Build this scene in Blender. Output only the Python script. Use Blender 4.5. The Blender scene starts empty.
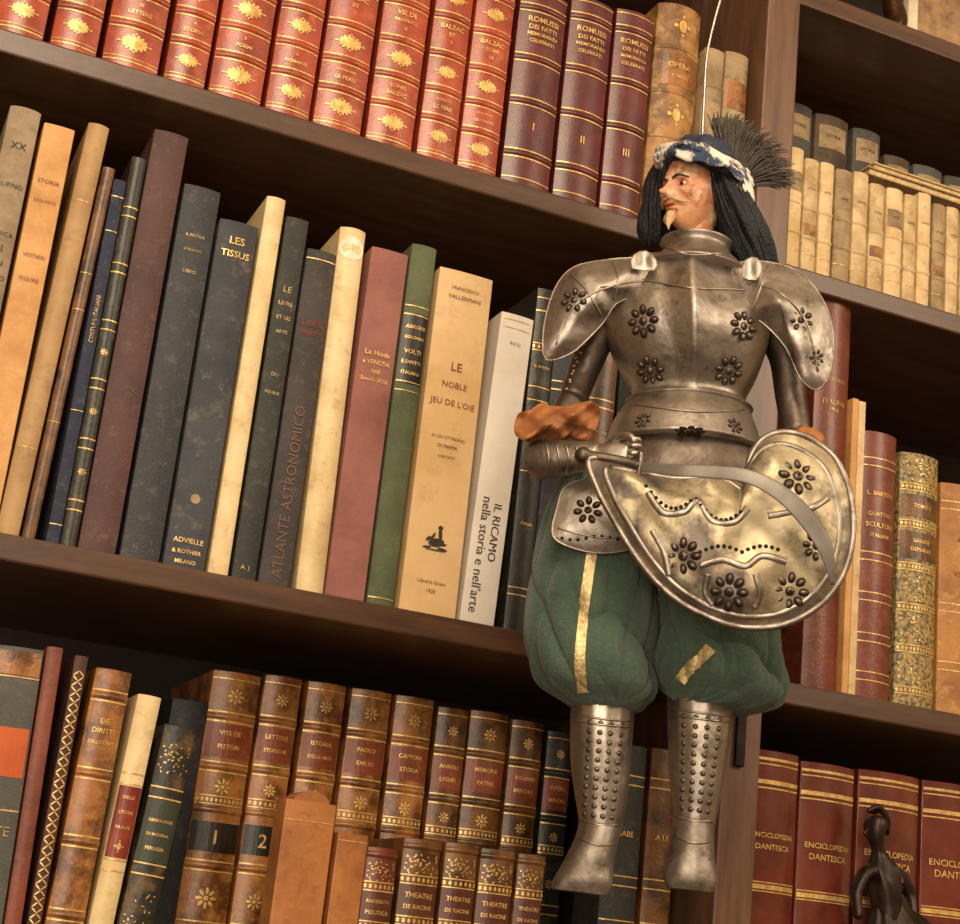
import bpy, math, random
from mathutils import Vector, Matrix, noise
from mathutils.bvhtree import BVHTree
random.seed(4)
scn=bpy.context.scene
COL=scn.collection
# ---------------------------------------------------------------- camera
VX=Vector((4590-480,462-1404)); VZ=Vector((1060-480,462+4800))
f=math.sqrt(-(VX.dot(VZ)))
AX=Vector((VX.x,VX.y,-f)).normalized(); AZ=Vector((VZ.x,VZ.y,-f)).normalized(); AY=AZ.cross(AX)
R=Matrix((AX,AY,AZ))
C=-(R@Vector((0,0,-1)))*1.45
cd=bpy.data.cameras.new('camera'); cam=bpy.data.objects.new('camera',cd); COL.objects.link(cam)
cam.matrix_world=Matrix.Translation(C)@R.to_4x4()
cd.sensor_fit='HORIZONTAL'; cd.sensor_width=36; cd.lens=f/960*36; cd.clip_start=0.05
scn.camera=cam
def ray(px,py): return (R@Vector((px-480,462-py,-f)))
def W(px,py,y=0.0):
    d=ray(px,py); return C+d*((y-C.y)/d.y)
# ---------------------------------------------------------------- materials
def lin(h):
    h=h.lstrip('#'); o=[]
    for i in (0,2,4):
        c=int(h[i:i+2],16)/255; o.append(c/12.92 if c<=0.04045 else ((c+0.055)/1.055)**2.4)
    return tuple(o)+(1,)
MC={}
def mat(name,c1,c2=None,rough=0.5,metal=0.0,scale=25,bump=0.15,bscale=300,lo=0.4,hi=0.65,rough2=None,sheen=0,stretch=None,voro=False,coat=0,wear=None,wamt=.4,wscale=70,wlo=.535,dent=0,dscale=28,ridged=False):
    if name in MC: return MC[name]
    m=bpy.data.materials.new(name); m.use_nodes=True; nt=m.node_tree; N=nt.nodes; L=nt.links
    b=N['Principled BSDF']; c2=c2 or c1
    tc=N.new('ShaderNodeTexCoord'); oi=N.new('ShaderNodeObjectInfo')
    mp=N.new('ShaderNodeMapping'); L.new(tc.outputs['Object'],mp.inputs['Vector'])
    if stretch: mp.inputs['Scale'].default_value=stretch
    cm=N.new('ShaderNodeCombineXYZ'); mu=N.new('ShaderNodeMath'); mu.operation='MULTIPLY'; mu.inputs[1].default_value=17.3
    L.new(oi.outputs['Random'],mu.inputs[0])
    for i in range(3): L.new(mu.outputs[0],cm.inputs[i])
    L.new(cm.outputs[0],mp.inputs['Location'])
    if voro:
        n=N.new('ShaderNodeTexVoronoi'); n.inputs['Scale'].default_value=scale; out=n.outputs['Distance']
    else:
        n=N.new('ShaderNodeTexNoise'); n.inputs['Scale'].default_value=scale; n.inputs['Detail'].default_value=8; n.inputs['Roughness'].default_value=0.65; out=n.outputs['Fac']
    L.new(mp.outputs[0],n.inputs['Vector'])
    r=N.new('ShaderNodeValToRGB'); r.color_ramp.elements[0].position=lo; r.color_ramp.elements[1].position=hi
    r.color_ramp.elements[0].color=lin(c1); r.color_ramp.elements[1].color=lin(c2)
    L.new(out,r.inputs[0]); colout=r.outputs[0]
    if wear:
        n3=N.new('ShaderNodeTexNoise'); n3.inputs['Scale'].default_value=wscale; n3.inputs['Detail'].default_value=10; n3.inputs['Roughness'].default_value=.75
        L.new(mp.outputs[0],n3.inputs['Vector'])
        mr3=N.new('ShaderNodeMapRange'); mr3.inputs['From Min'].default_value=wlo; mr3.inputs['From Max'].default_value=wlo+.12; mr3.inputs['To Max'].default_value=wamt
        L.new(n3.outputs['Fac'],mr3.inputs['Value'])
        mx=N.new('ShaderNodeMix'); mx.data_type='RGBA'; L.new(mr3.outputs[0],mx.inputs[0]); L.new(colout,mx.inputs[6]); mx.inputs[7].default_value=lin(wear); colout=mx.outputs[2]
    L.new(colout,b.inputs['Base Color'])
    b.inputs['Metallic'].default_value=metal; b.inputs['Roughness'].default_value=rough
    if coat: b.inputs['Coat Weight'].default_value=coat; b.inputs['Coat Roughness'].default_value=0.25
    if rough2 is not None:
        mr=N.new('ShaderNodeMapRange'); mr.inputs['From Min'].default_value=lo; mr.inputs['From Max'].default_value=hi
        mr.inputs['To Min'].default_value=rough; mr.inputs['To Max'].default_value=rough2
        L.new(out,mr.inputs['Value']); L.new(mr.outputs[0],b.inputs['Roughness'])
    if bump:
        n2=N.new('ShaderNodeTexNoise'); n2.inputs['Scale'].default_value=bscale; n2.inputs['Detail'].default_value=4
        L.new(tc.outputs['Object'],n2.inputs['Vector'])
        bp=N.new('ShaderNodeBump'); bp.inputs['Strength'].default_value=bump; bp.inputs['Distance'].default_value=0.002
        L.new(n2.outputs['Fac'],bp.inputs['Height'])
        if dent:
            n4=N.new('ShaderNodeTexNoise'); n4.inputs['Scale'].default_value=dscale; n4.inputs['Detail'].default_value=2
            if ridged:
                n4.noise_type='RIDGED_MULTIFRACTAL'; n4.inputs['Distortion'].default_value=.6
                mp4=N.new('ShaderNodeMapping'); mp4.inputs['Scale'].default_value=(1,1,.55); mp4.inputs['Rotation'].default_value=(0,.35,0)
                L.new(tc.outputs['Object'],mp4.inputs['Vector']); L.new(mp4.outputs[0],n4.inputs['Vector'])
            else: L.new(tc.outputs['Object'],n4.inputs['Vector'])
            bp2=N.new('ShaderNodeBump'); bp2.inputs['Strength'].default_value=dent; bp2.inputs['Distance'].default_value=0.004 if ridged else 0.02
            L.new(n4.outputs['Fac'],bp2.inputs['Height']); L.new(bp2.outputs[0],bp.inputs['Normal'])
        L.new(bp.outputs[0],b.inputs['Normal'])
    if sheen: b.inputs['Sheen Weight'].default_value=sheen
    MC[name]=m; return m
GOLD=mat('gilt','#ecc678','#b88a4c',0.36,0.4,160,0,lo=.38,hi=.66)
GOLDW=mat('gilt worn','#d0b070','#7c6440',0.4,0.3,260,0,lo=.42,hi=.62)
PAGE=mat('paper edge','#d9c08c','#b8965c',0.9,0,200,.2,400)
RED=mat('red leather','#a64228','#7e301c',0.32,0,30,.12,500,coat=.35,wear='#c47850',wamt=.4)
BURG=mat('burgundy leather','#5e2024','#421619',0.36,0,30,.15,500,coat=.3,wear='#8a4c3c',wamt=.3)
CALF=mat('tan calf','#9c6430','#583214',0.36,0,36,.2,400,coat=.25,wear='#c0905a',wamt=.5,lo=.43,hi=.6,wscale=90)
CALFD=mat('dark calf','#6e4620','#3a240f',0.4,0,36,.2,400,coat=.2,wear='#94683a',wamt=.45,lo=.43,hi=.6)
PARCH=mat('parchment','#d4ba8c','#a88c5c',0.65,0,30,.3,120,wear='#6c5030',wamt=.5)
PARCHD=mat('aged parchment','#a8906c','#7c6646',0.7,0,30,.4,120,wear='#54402a',wamt=.6)
MOTT=mat('mottled brown vellum','#a87a44','#704c26',0.5,0,40,.2,120,lo=.42,hi=.58,wear='#d4b480',wamt=.5)
CREAM=mat('cream paper','#e0c498','#c4a46c',0.75,0,30,.3,150,wear='#7c5e38',wamt=.5)
BLACKINK=mat('ink','#2a2018',None,0.6,0,20,0)
REDINK=mat('red ink','#74291c',None,0.6,0,20,0)
BLKLAB=mat('black label','#14110e','#241c14',0.4,0,40,.1)
REDLAB=mat('red label','#6e2018','#8a3422',0.4,0,40,.1)
BRLAB=mat('brown label','#4a2216','#5c3220',0.4,0,40,.1)
RBLAB=mat('faded red label','#80391f','#683018',0.4,0,50,.1,wear='#a0683c',wamt=.5)
WOOD=mat('dark walnut','#583a28','#382216',0.38,0,9,.12,90,stretch=(1,6,10),lo=.3,hi=.7,coat=.2)
WOODP=mat('walnut post','#755440','#4e3528',0.4,0,9,.12,90,stretch=(10,10,1),lo=.3,hi=.7,coat=.15)
BACK=mat('stained back board','#26180f','#1a1009',0.7,0,9,.1)
def cloth(n,a,b=None,r=.75,**k): return mat(n,a,b or a,r,0,k.pop('scale',14),.35,700,wear=k.pop('wear','#8a7c68'),wamt=k.pop('wamt',.2),wscale=k.pop('wscale',110),**k)
# ---------------------------------------------------------------- helpers
def mkobj(name,verts,faces,m,parent=None,smooth=False,label=None,loc=None):
    me=bpy.data.meshes.new(name); me.from_pydata([tuple(v) for v in verts],[],faces); me.update()
    if isinstance(m,(list,tuple)):
        for q in m: me.materials.append(q)
    elif m: me.materials.append(m)
    if smooth: me.polygons.foreach_set('use_smooth',[True]*len(me.polygons))
    o=bpy.data.objects.new(name,me); COL.objects.link(o)
    if loc is not None: o.location=loc
    if parent: o.parent=parent
    if label: o['label']=label
    return o
def top(o,label,cat,group=None,kind=None):
    if label:o['label']=label
    if cat:o['category']=cat
    if group:o['group']=group
    if kind:o['kind']=kind
def empty(name,loc):
    e=bpy.data.objects.new(name,None); e.location=loc; e.empty_display_size=.02; COL.objects.link(e); return e
def bevel(o,w,seg=2):
    b=o.modifiers.new('bevel','BEVEL'); b.width=w; b.segments=seg; b.limit_method='ANGLE'; b.angle_limit=math.radians(40); return o
def box(name,a,b,m,parent=None,bev=0,loc=(0,0,0)):
    x0,y0,z0=a;x1,y1,z1=b
    v=[(x0,y0,z0),(x1,y0,z0),(x1,y1,z0),(x0,y1,z0),(x0,y0,z1),(x1,y0,z1),(x1,y1,z1),(x0,y1,z1)]
    v=[tuple(Vector(p)-Vector(loc)) for p in v]
    fc=[(0,3,2,1),(4,5,6,7),(0,1,5,4),(1,2,6,5),(2,3,7,6),(3,0,4,7)]
    o=mkobj(name,v,fc,m,parent)
    if not parent: o.location=loc
    if bev: bevel(o,bev)
    return o
TC={}
def text_geo(s,off=.012):
    if (s,off) in TC: return TC[(s,off)]
    cu=bpy.data.curves.new('t','FONT'); cu.body=s; cu.align_x='CENTER'; cu.align_y='CENTER'; cu.resolution_u=2; cu.offset=off
    o=bpy.data.objects.new('t',cu); COL.objects.link(o); bpy.context.view_layer.update()
    me=bpy.data.meshes.new_from_object(o.evaluated_get(bpy.context.evaluated_depsgraph_get()))
    v=[(p.co.x,p.co.y) for p in me.vertices]; fc=[tuple(p.vertices) for p in me.polygons]
    bpy.data.objects.remove(o); bpy.data.curves.remove(cu); bpy.data.meshes.remove(me)
    xs=[p[0] for p in v]; ys=[p[1] for p in v]
    cx=(min(xs)+max(xs))/2; cy=(min(ys)+max(ys))/2
    v=[(a-cx,b-cy) for a,b in v]
    TC[(s,off)]=(v,fc,max(xs)-min(xs),max(ys)-min(ys)); return TC[(s,off)]
# ---------------------------------------------------------------- books
def build_book(e,w,h,d,m,items,bulge,nopages=False):
    zz=lambda z: z*h
    def sy(x): return -bulge*(1-min(1,(2*x/w)**2))
    n=10; t=min(.0025,w*.12)
    outer=[(w/2,d)]+[(w/2-w*i/n, sy(w/2-w*i/n)) for i in range(n+1)]+[(-w/2,d)]
    iw=w/2-t
    inner=[(iw,d)]+[((iw-2*iw*i/n), sy(iw-2*iw*i/n)+t) for i in range(n+1)]+[(-iw,d)]
    V=[];F=[];k=len(outer)
    for z in (0,h):
        V+=[(x,y,z) for x,y in outer]; V+=[(x,y,z) for x,y in inner]
    for i in range(k-1):
        F.append((i,i+1,2*k+i+1,2*k+i)); F.append((k+i+1,k+i,3*k+i,3*k+i+1))
        F.append((i+1,i,k+i,k+i+1)); F.append((2*k+i,2*k+i+1,3*k+i+1,3*k+i))
    F.append((0,2*k,3*k,k)); F.append((k-1,2*k-1,4*k-1,3*k-1))
    for it in items:
        if it[0]=='rib':
            b0=len(V); hh=.0028
            for j in range(7):
                a=j/6; z=zz(it[1])-hh+2*hh*a; off=.0017*math.sin(math.pi*a)-.0002
                for i in range(n+1):
                    x=-w/2*.995+w*.995*i/n; V.append((x,sy(x)-off,z))
            for j in range(6):
                for i in range(n): q=b0+j*(n+1)+i; F.append((q,q+1,q+n+2,q+n+1))
    c=mkobj('cover',V,F,m,e); bevel(c,min(.0007,t*.3),2)
    me=c.data
    me.polygons.foreach_set('use_smooth',[True]*len(me.polygons))
    try: me.set_sharp_from_angle(angle=math.radians(35))
    except Exception: pass
    if not nopages:
        box('page_block',(-iw+.0002,t+.0006+0.0,.003),(iw-.0002,d-.003,h-.0035),PAGE,e)
    GV=[];GF=[]
    def patch(V,F,x0,x1,z0,z1,off):
        b=len(V)
        for z in (z0,z1):
            for i in range(9):
                x=x0+(x1-x0)*i/8; V.append((x,sy(x)-off,z))
        for i in range(8): F.append((b+i,b+i+1,b+i+10,b+i+9))
    def ellg(GV,GF,cx,cz,rx,rz,rot=0,off=.0007):
        b=len(GV); ca,sa=math.cos(rot),math.sin(rot)
        GV.append((cx,sy(cx)-off,cz))
        for i in range(12):
            a=i*math.pi/6; u=rx*math.cos(a); v=rz*math.sin(a); x=cx+u*ca-v*sa; x=max(-w*.48,min(w*.48,x)); GV.append((x,sy(x)-off,cz+u*sa+v*ca))
        for i in range(12): GF.append((b,b+1+i,b+1+(i+1)%12))
    def ell(*a,**k): ellg(GV,GF,*a,**k)
    texts={}
    hw=w*.485
    for it in items:
        k0=it[0]
        if k0=='band': patch(GV,GF,-hw,hw,zz(it[1])-it[2]/2,zz(it[1])+it[2]/2,.0005)
        elif k0=='bands':
            for dz in (-.0042,.0042): patch(GV,GF,-hw,hw,zz(it[1])+dz-.0006,zz(it[1])+dz+.0006,.0005)
        elif k0=='zig':
            z=zz(it[1]); q=max(5,int(w/.004))
            for i in range(q): ell(-hw*.92+2*hw*.92*i/(q-1),z,.0013,.0019)
            for dz in (-.0035,.0035): patch(GV,GF,-hw,hw,z+dz-.0005,z+dz+.0005,.0005)
        elif k0=='lattice':
            z0,z1=zz(it[1]),zz(it[2]); q=int((z1-z0)/.0085)
            for i in range(q):
                z=z0+i*.0085
                for sg in (-1,1):
                    ell(sg*w*.2,z+.002,w*.27,.0006,sg*.75); ell(sg*w*.2,z+.0063,w*.27,.0006,-sg*.75)
        elif k0=='frame':
            z0,z1=zz(it[1]),zz(it[2]); q=hw*.86
            for a,b,c_,d_ in ((-q,q,z0,z0+.0007),(-q,q,z1-.0007,z1)): patch(GV,GF,a,b,c_,d_,.0006)
            for a in (-q,q-.0007): patch(GV,GF,a,a+.0007,z0,z1,.0006)
        elif k0=='orn':
            z=zz(it[1]); s=it[2]*w/2; kd=it[3]
            if kd=='fan':
                ell(0,z,s*.46,s*.30)
                for i in range(14):
                    a=2*math.pi*i/14; ell(math.cos(a)*s*.50,z+math.sin(a)*s*.33,s*.085,s*.07,a)
                for sg in (-1,1): ell(sg*s*.70,z,s*.09,s*.04); ell(0,z+sg*s*.44,s*.05,s*.05)
            elif kd=='flower':
                ell(0,z,s*.2,s*.2)
                for i in range(8):
                    a=i*math.pi/4; ell(math.cos(a)*s*.55,z+math.sin(a)*s*.55,s*.27,s*.13,a)
            elif kd=='scroll':
                rr=random.Random(int(it[1]*999))
                for i in range(44):
                    ell(rr.uniform(-.85,.85)*w/2,z+rr.uniform(-1,1)*it[4],w*.034,w*.016,rr.uniform(0,3))
            elif kd=='diamond':
                ell(0,z,s*.3,s*.5); 
                for sg in (-1,1): ell(sg*s*.5,z,s*.15,s*.15); ell(0,z+sg*s*.7,s*.1,s*.14)
        elif k0=='label':
            LV=[];LF=[]; fr=it[4] if len(it)>4 else .94
            patch(LV,LF,-w/2*fr,w/2*fr,zz(it[1]),zz(it[2]),.0004); mkobj('title_label',LV,LF,it[3],e)
        elif k0=='disc':
            LV=[];LF=[]; ellg(LV,LF,0,zz(it[1]),it[2]*w/2,it[2]*w/2,0,off=.0006); mkobj('title_label',LV,LF,it[3],e)
        elif k0=='text':
            _,z,s,fr,mh,tm,rot=it[:7]
            v,fc,tw,th=text_geo(s,.012 if tm is GOLD else 0)
            sc=(fr*w/tw) if rot==0 else (fr*h/tw)
            sc=min(sc,mh/th)
            if rot!=0: sc=min(sc,w*.8/th)
            key=tm.name; TV,TF,_m=texts.setdefault(key,([],[],tm)); b=len(TV)
            xo=it[7] if len(it)>7 else 0
            for a,c2 in v:
                if rot==0: x=a*sc; q=zz(z)+c2*sc
                elif rot>0: x=-c2*sc; q=zz(z)+a*sc
                else: x=c2*sc; q=zz(z)-a*sc
                x+=xo*w
                TV.append((x,sy(x)-.0010,q))
            TF+=[tuple(b+i for i in p) for p in fc]
        elif k0=='roundtop':
            V2=[];F2=[]; r=w*.36; cz=h-.001
            for y in (.0005,d-.0005):
                for i in range(17): a=math.pi*i/16; V2.append((r*math.cos(a)*1.0,y,cz+r*.62*math.sin(a)))
            for i in range(16): F2.append((i,i+1,18+i,17+i))
            F2.append(tuple(range(17))); F2.append(tuple(range(33,16,-1))); F2.append((0,17,33,16))
            mkobj('rounded_tab',V2,F2,m,e)
        elif k0=='inkfig':
            z=zz(it[1]); BV=[];BF=[]; s=w*.16
            def el2(*a): ellg(BV,BF,*a,off=.0009)
            el2(0,z,s*.9,s*.45,.2); el2(s*.35,z+s*.9,s*.22,s*.6,.15); el2(s*.3,z+s*1.6,s*.28,s*.25); el2(-s*.5,z+s*.4,s*.15,s*.7,-.4)
            el2(-s*1,z-s*.6,s*.5,s*.12,.1); el2(s*.7,z-s*.6,s*.6,s*.12,-.1); el2(-s*.9,z+s*.3,s*.35,s*.18,.7); el2(s*.9,z-s*.1,s*.3,s*.1,.4); el2(0,z-s*.8,s*1.2,s*.08,0)
            mkobj('printed_ornament',BV,BF,BLACKINK,e)
    if GV: mkobj('gilt_tooling',GV,GF,GOLD,e)
    for k_,(TV,TF,tm) in texts.items(): mkobj('lettering',TV,TF,tm,e)
PXR=(W(797,0).x+W(748,924).x+W(785,262).x)/3-.004; PXL=PXR-.040
rows={}
def B(row,xL,xR,yr,tL,tR,yt,m,items,label,h=None,b=None,d=None,pages=True,lean=None,y=None,name='book',cat='book'):
    rows.setdefault(row,[]).append(dict(xL=xL,xR=xR,yr=yr,tL=tL,tR=tR,yt=yt,m=m,items=items,label=label,h=h,b=b,d=d,pages=pages,lean=lean,y=y,name=name,cat=cat))
def place(row,zs,y,depth,group,snap=1.5,maxlean=8,right=False):
    L=rows[row]
    for s in L:
        yy=s['y'] if s['y'] is not None else y; s['yy']=yy
        pb=W((s['xL']+s['xR'])/2,s['yr'],yy)
        if s['tL'] is not None:
            pt=W((s['tL']+s['tR'])/2,s['yt'],yy); th=math.atan2(pt.x-pb.x,pt.z-pb.z)
        else: th=0; pt=None
        if s['lean'] is not None: th=math.radians(s['lean'])
        if abs(th)<math.radians(snap): th=0
        th=max(-math.radians(maxlean),min(math.radians(maxlean),th))
        dl=W(s['xR'],s['yr'],yy)-W(s['xL'],s['yr'],yy)
        s['w']=abs(dl.x*math.cos(th)-dl.z*math.sin(th)); s['th']=th
        if pt is not None: s['bx']=(pt.x-(pt.z-zs)*math.tan(th)+pb.x-(pb.z-zs)*math.tan(th))/2
        else: s['bx']=pb.x-(pb.z-zs)*math.tan(th)
        s['H']=s['h'] or (pt.z-zs)/math.cos(th)
    for it in range(6):
      for a,b2 in zip(L[:-1],L[1:]):
        if abs(a['yy']-b2['yy'])>.1: continue
        ho=0
        hm=min(a['H']*math.cos(a['th']),b2['H']*math.cos(b2['th']))
        for z in (0,hm):
            ra=a['bx']+a['w']/2/math.cos(a['th'])+z*math.tan(a['th']); lb=b2['bx']-b2['w']/2/math.cos(b2['th'])+z*math.tan(b2['th'])
            ho=max(ho,ra-lb+.0008)
        if ho>0:
            if ho<.006 and a['w']>.012 and b2['w']>.012:
                a['w']-=ho/2; a['bx']-=ho/4; b2['w']-=ho/2; b2['bx']+=ho/4
            else: a['bx']-=ho*.5; b2['bx']+=ho*.5
    for s in L:
        lo,hi=s['bx']-s['w']/2,s['bx']+s['w']/2
        if right: lo=max(lo,PXR+.001)
        else: hi=min(hi,PXL-.001)
        if hi-lo<.004: continue
        s['bx']=(lo+hi)/2; s['w']=hi-lo
        e=empty(s['name'],(s['bx'],s['yy'],zs+s['w']/2*math.sin(abs(s['th']))+.0002)); e.rotation_euler=(0,s['th'],0)
        bl=s['b'] if s['b'] is not None else .12
        dd=s['d'] or depth
        e.location.y+=bl*s['w']
        build_book(e,s['w'],s['H'],dd,s['m'],s['items'],bl*s['w'],nopages=not s['pages'])
        top(e,s['label'],s['cat'],group)
Z1=W(480,171).z; Z2=W(480,623).z; Z3=Z2-.40; ZR0=W(960,45).z; ZL0=Z1+.44
TH=.022
G=GOLD
def redset(txt):
    return [('band',.03,.0012),('band',.045,.0006),('orn',.108,.82,'fan'),('rib',.185),('bands',.185),
     ('text',.235,txt[0],.5,.004,G,0),('text',.268,txt[1],.4,.0035,G,0),('rib',.315),('bands',.315),('orn',.395,.82,'fan'),('rib',.475),('bands',.475),
     ('text',.60,txt[2],.62,.005,G,0),('text',.565,txt[3],.5,.004,G,0),('text',.53,txt[4],.4,.004,G,0),('rib',.65),('bands',.65),('orn',.735,.82,'fan'),('rib',.82),('bands',.82)]
ra=[(-8,45),(49,98),(101,160),(163,206),(208,263),(265,311),(313,363),(366,414),(417,456),(458,498)]
tx=[('OPERE','I','PORTA','DRAMMI','1'),('OPERE','II','TEATRO','DI','2'),('LETTERE','III','OPERE','DI','3'),('STORIA','4','POESIE','DI','4'),('POEMI','5','BALZAC','DES','5'),
('ROMANZI','6','BALZAC','SPLENDEURS','6'),('LE PEAU','DE CHAGRIN','BALZAC','ET','7'),('BALZAC','SCENES','VIE DE','PROVINCE','8'),('LE PERE','GORIOT','BALZAC','ET','9'),('LES CONTES','DROLATIQUES','BALZAC','TOME','10')]
for i,(a,b_) in enumerate(ra):
    B('A',a,b_,27+.3*(a+b_)/2,None,None,0,RED,redset(tx[i]),'red leather book with gilt fan ornaments and raised bands',h=.235+.002*(i%3),lean=0)
def burg(n):
    return [('band',.04,.001),('rib',.16),('bands',.16),('text',.30,n,.35,.008,G,0),('rib',.42),('bands',.42),('rib',.64),('bands',.64),
    ('text',.84,'ROMUSSI',.72,.006,G,0),('text',.80,'DEI FATTI',.6,.005,G,0),('text',.765,'MEMORANDI',.66,.004,G,0),('text',.73,'CELEBRATI',.66,.004,G,0),('rib',.9),('bands',.9),('band',.98,.001)]
B('A',501,551,183,527,570,-8,BURG,burg('I'),'burgundy leather volume numbered I with gilt bands',lean=0)
B('A',554,599,200,575,616,0,BURG,burg('II'),'burgundy leather volume numbered II with gilt bands',lean=0)
B('A',601,641,213,618,657,12,BURG,burg('III'),'burgundy leather volume numbered III with gilt bands',lean=0)
B('A',646,692,225,660,707,5,MOTT,[('rib',.2),('rib',.4),('rib',.6),('rib',.8),('orn',.9,.6,'diamond'),('orn',.5,.6,'diamond'),('orn',.3,.6,'diamond'),('orn',.1,.6,'diamond'),('label',.63,.78,CALF),('text',.72,'OPERA',.6,.006,G,0),('text',.67,'TOMO I',.4,.004,G,0)],'mottled brown ribbed vellum volume with gilt stamps',b=.2,lean=0)
B('A',696,716,245,705,722,48,PARCHD,[('rib',.5),('rib',.8),('rib',.2)],'worn aged parchment booklet with ribbed spine',lean=0)
B('A',718,742,250,725,746,52,PARCHD,[('label',.7,.85,CALF),('rib',.5),('rib',.25)],'small parchment volume with brown title patch',lean=0)
place('A',Z1,.006,.17,'bound sets on the upper shelf')
K=BLACKINK
GB=mat('grey beige board','#9d8a70','#7d6a50',.7,0,20,.25,200,wear='#5c4a38',wamt=.4)
OT=mat('orange tan paper','#d09c60','#b07c42',.65,0,16,.15,200,wear='#dcb884',wamt=.4)
TA=mat('tan vellum','#b08d5e','#94724a',.6,0,16,.2,150,wear='#6c5030',wamt=.4)
NB=cloth('navy cloth','#222a44','#181c2c')
BG=mat('black green leather','#1e201c','#2e2c22',.4,0,30,.2,wear='#6c5c40',wamt=.3)
MR=cloth('maroon brown cloth','#50302e','#3c2020',.6)
NV=cloth('dark slate cloth','#262a32','#1a1d24',.55)
SL=cloth('slate cloth','#3c4048','#272a30',.7,wamt=.35,wscale=70)
DG=cloth('dark green black cloth','#242822','#181c17',.6)
GR=cloth('grey brown cloth','#3c3636','#2a2625',.7)
PK=cloth('dusty rose cloth','#98625a','#7e4e48',.8)
GN=cloth('muted olive cloth','#5a6446','#464f36',.8)
VE=mat('cream vellum','#e2ca9a','#c4a66e',.5,0,14,.15,80,wear='#8c6c3c',wamt=.4)
BEI=mat('beige wrapper','#dab888','#c8a26a',.7,0,8,.1,150,wear='#a07844',wamt=.35,wscale=22)
WH=mat('white jacket','#dcd4c8','#c8bcac',.45,0,8,.05,150)
yb=lambda x:532+.19*x
B('B',-88,-52,560,8,48,108,GB,[('text',.90,'XX',.5,.012,K,0),('text',.80,'RUFINO',.8,.008,K,0),('text',.68,'MEDICA',.8,.010,K,0),('text',.645,'DI',.3,.009,K,0),('text',.61,'SAN',.5,.010,K,0),('text',.575,'MARCO',.8,.009,K,0),('text',.50,'ROSSI',.7,.010,K,0)],'grey beige book with dark title lettering, leaning',b=.15)
B('B',-45,-8,540,46,82,127,OT,[('text',.85,'STORIA',.7,.006,REDINK,0),('text',.8,"DELL'ARTE",.7,.005,REDINK,0),('text',.66,'VESTIARI',.7,.005,REDINK,0),('text',.6,'FIGURE',.6,.005,REDINK,0)],'orange tan paperback book, leaning over',b=.05)
B('B',-6,20,533,84,114,124,TA,[('band',.2,.0006),('band',.8,.0006)],'tall tan vellum book, leaning',b=.2)
B('B',22,39,538,104,119,168,CALFD,[('band',.3,.0006),('band',.6,.0006),('band',.7,.0006)],'thin worn brown leather book',b=.2)
B('B',41,58,541,112,130,180,NB,[('band',.05,.0008),('band',.95,.0008),('text',.6,'COSTUMI ITALIANI',.3,.0035,GOLDW,90),('band',.35,.0006),('band',.85,.0006)],'thin navy book with gilt lettering',b=.1)
B('B',60,77,545,130,148,157,BG,[('bands',.1),('bands',.25),('bands',.4),('bands',.55),('bands',.7),('bands',.85),('orn',.18,.6,'flower'),('orn',.33,.6,'flower'),('orn',.48,.6,'flower')],'slim black green book with gilt bands',b=.2)
B('B',79,118,550,152,191,132,MR,[],'tall plain maroon brown cloth book',b=.1)
B('B',120,161,559,183,223,187,NV,[('text',.86,'IL MOBILE',.5,.005,GOLDW,0),('text',.82,'ITALIANO',.45,.004,GOLDW,0),('text',.76,'LIBRO',.35,.004,GOLDW,0)],'dark navy cloth book with faded lettering',b=.08)
B('B',163,206,568,219,261,222,SL,[('text',.94,'LES',.38,.009,G,0),('text',.90,'TISSUS',.72,.009,G,0),('text',.075,'ADVIELLE',.72,.006,G,0),('text',.045,'& ROTHIER',.7,.0055,G,0),('text',.018,'MILANO',.5,.0055,G,0),('disc',.19,.24,PARCHD)],'scuffed slate cloth book with gilt title',b=.08)
B('B',209,230,573,266,287,197,VE,[],'slim plain cream vellum book',b=.15)
B('B',232,257,577,285,311,218,DG,[('text',.79,'LE',.35,.006,GOLDW,0),('text',.75,'LIVRE',.6,.005,GOLDW,0),('text',.71,'ET LES',.6,.005,GOLDW,0),('text',.67,'ARTS',.5,.005,GOLDW,0),('text',.55,'DU',.3,.005,GOLDW,0),('text',.5,'MEUBLE',.6,.005,GOLDW,0),('text',.03,'A. J.',.4,.006,GOLDW,0)],'dark green black cloth book with gilt title',b=.08)
B('B',259,293,584,309,338,251,GR,[('band',.97,.001),('text',.77,'LIBER',.7,.008,REDINK,0),('text',.74,'PRIMUS',.75,.007,REDINK,0),('text',.27,'ATLANTE ASTRONOMICO',.50,.014,mat('faded ink','#6c4e3e',None,.7,0,20,0),90)],'grey brown cloth book with large vertical title',b=.1)
B('B',295,325,590,339,369,228,VE,[('disc',.94,.95,mat('white paper label','#f4ecdc','#d8cca8',.6,0,60,.1)),('orn',.94,.45,'flower')],'cream vellum book with round white paper label',b=.2)
B('B',327,367,597,371,408,250,PK,[('text',.69,'La Moda',.66,.007,G,0),('text',.663,'a VENEZIA',.72,.006,G,0),('text',.638,'nel',.22,.005,G,0),('text',.612,'Secolo XVIII',.72,.005,G,0)],'dusty pink cloth book with gilt title',b=.05)
B('B',370,397,603,409,438,245,GN,[('label',.60,.80,BLKLAB),('band',.605,.001),('band',.795,.001),('text',.76,'ABRONI',.75,.006,G,0),('text',.73,'GOLDONI',.75,.006,G,0),('text',.69,'VOLTI',.65,.007,G,0),('text',.66,'E DIRITTI',.75,.005,G,0),('text',.63,'ITALIANI',.7,.006,G,0),('band',.82,.0008),('band',.58,.0008),('band',.02,.001)],'olive green cloth book with black gilt label',b=.12)
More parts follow.
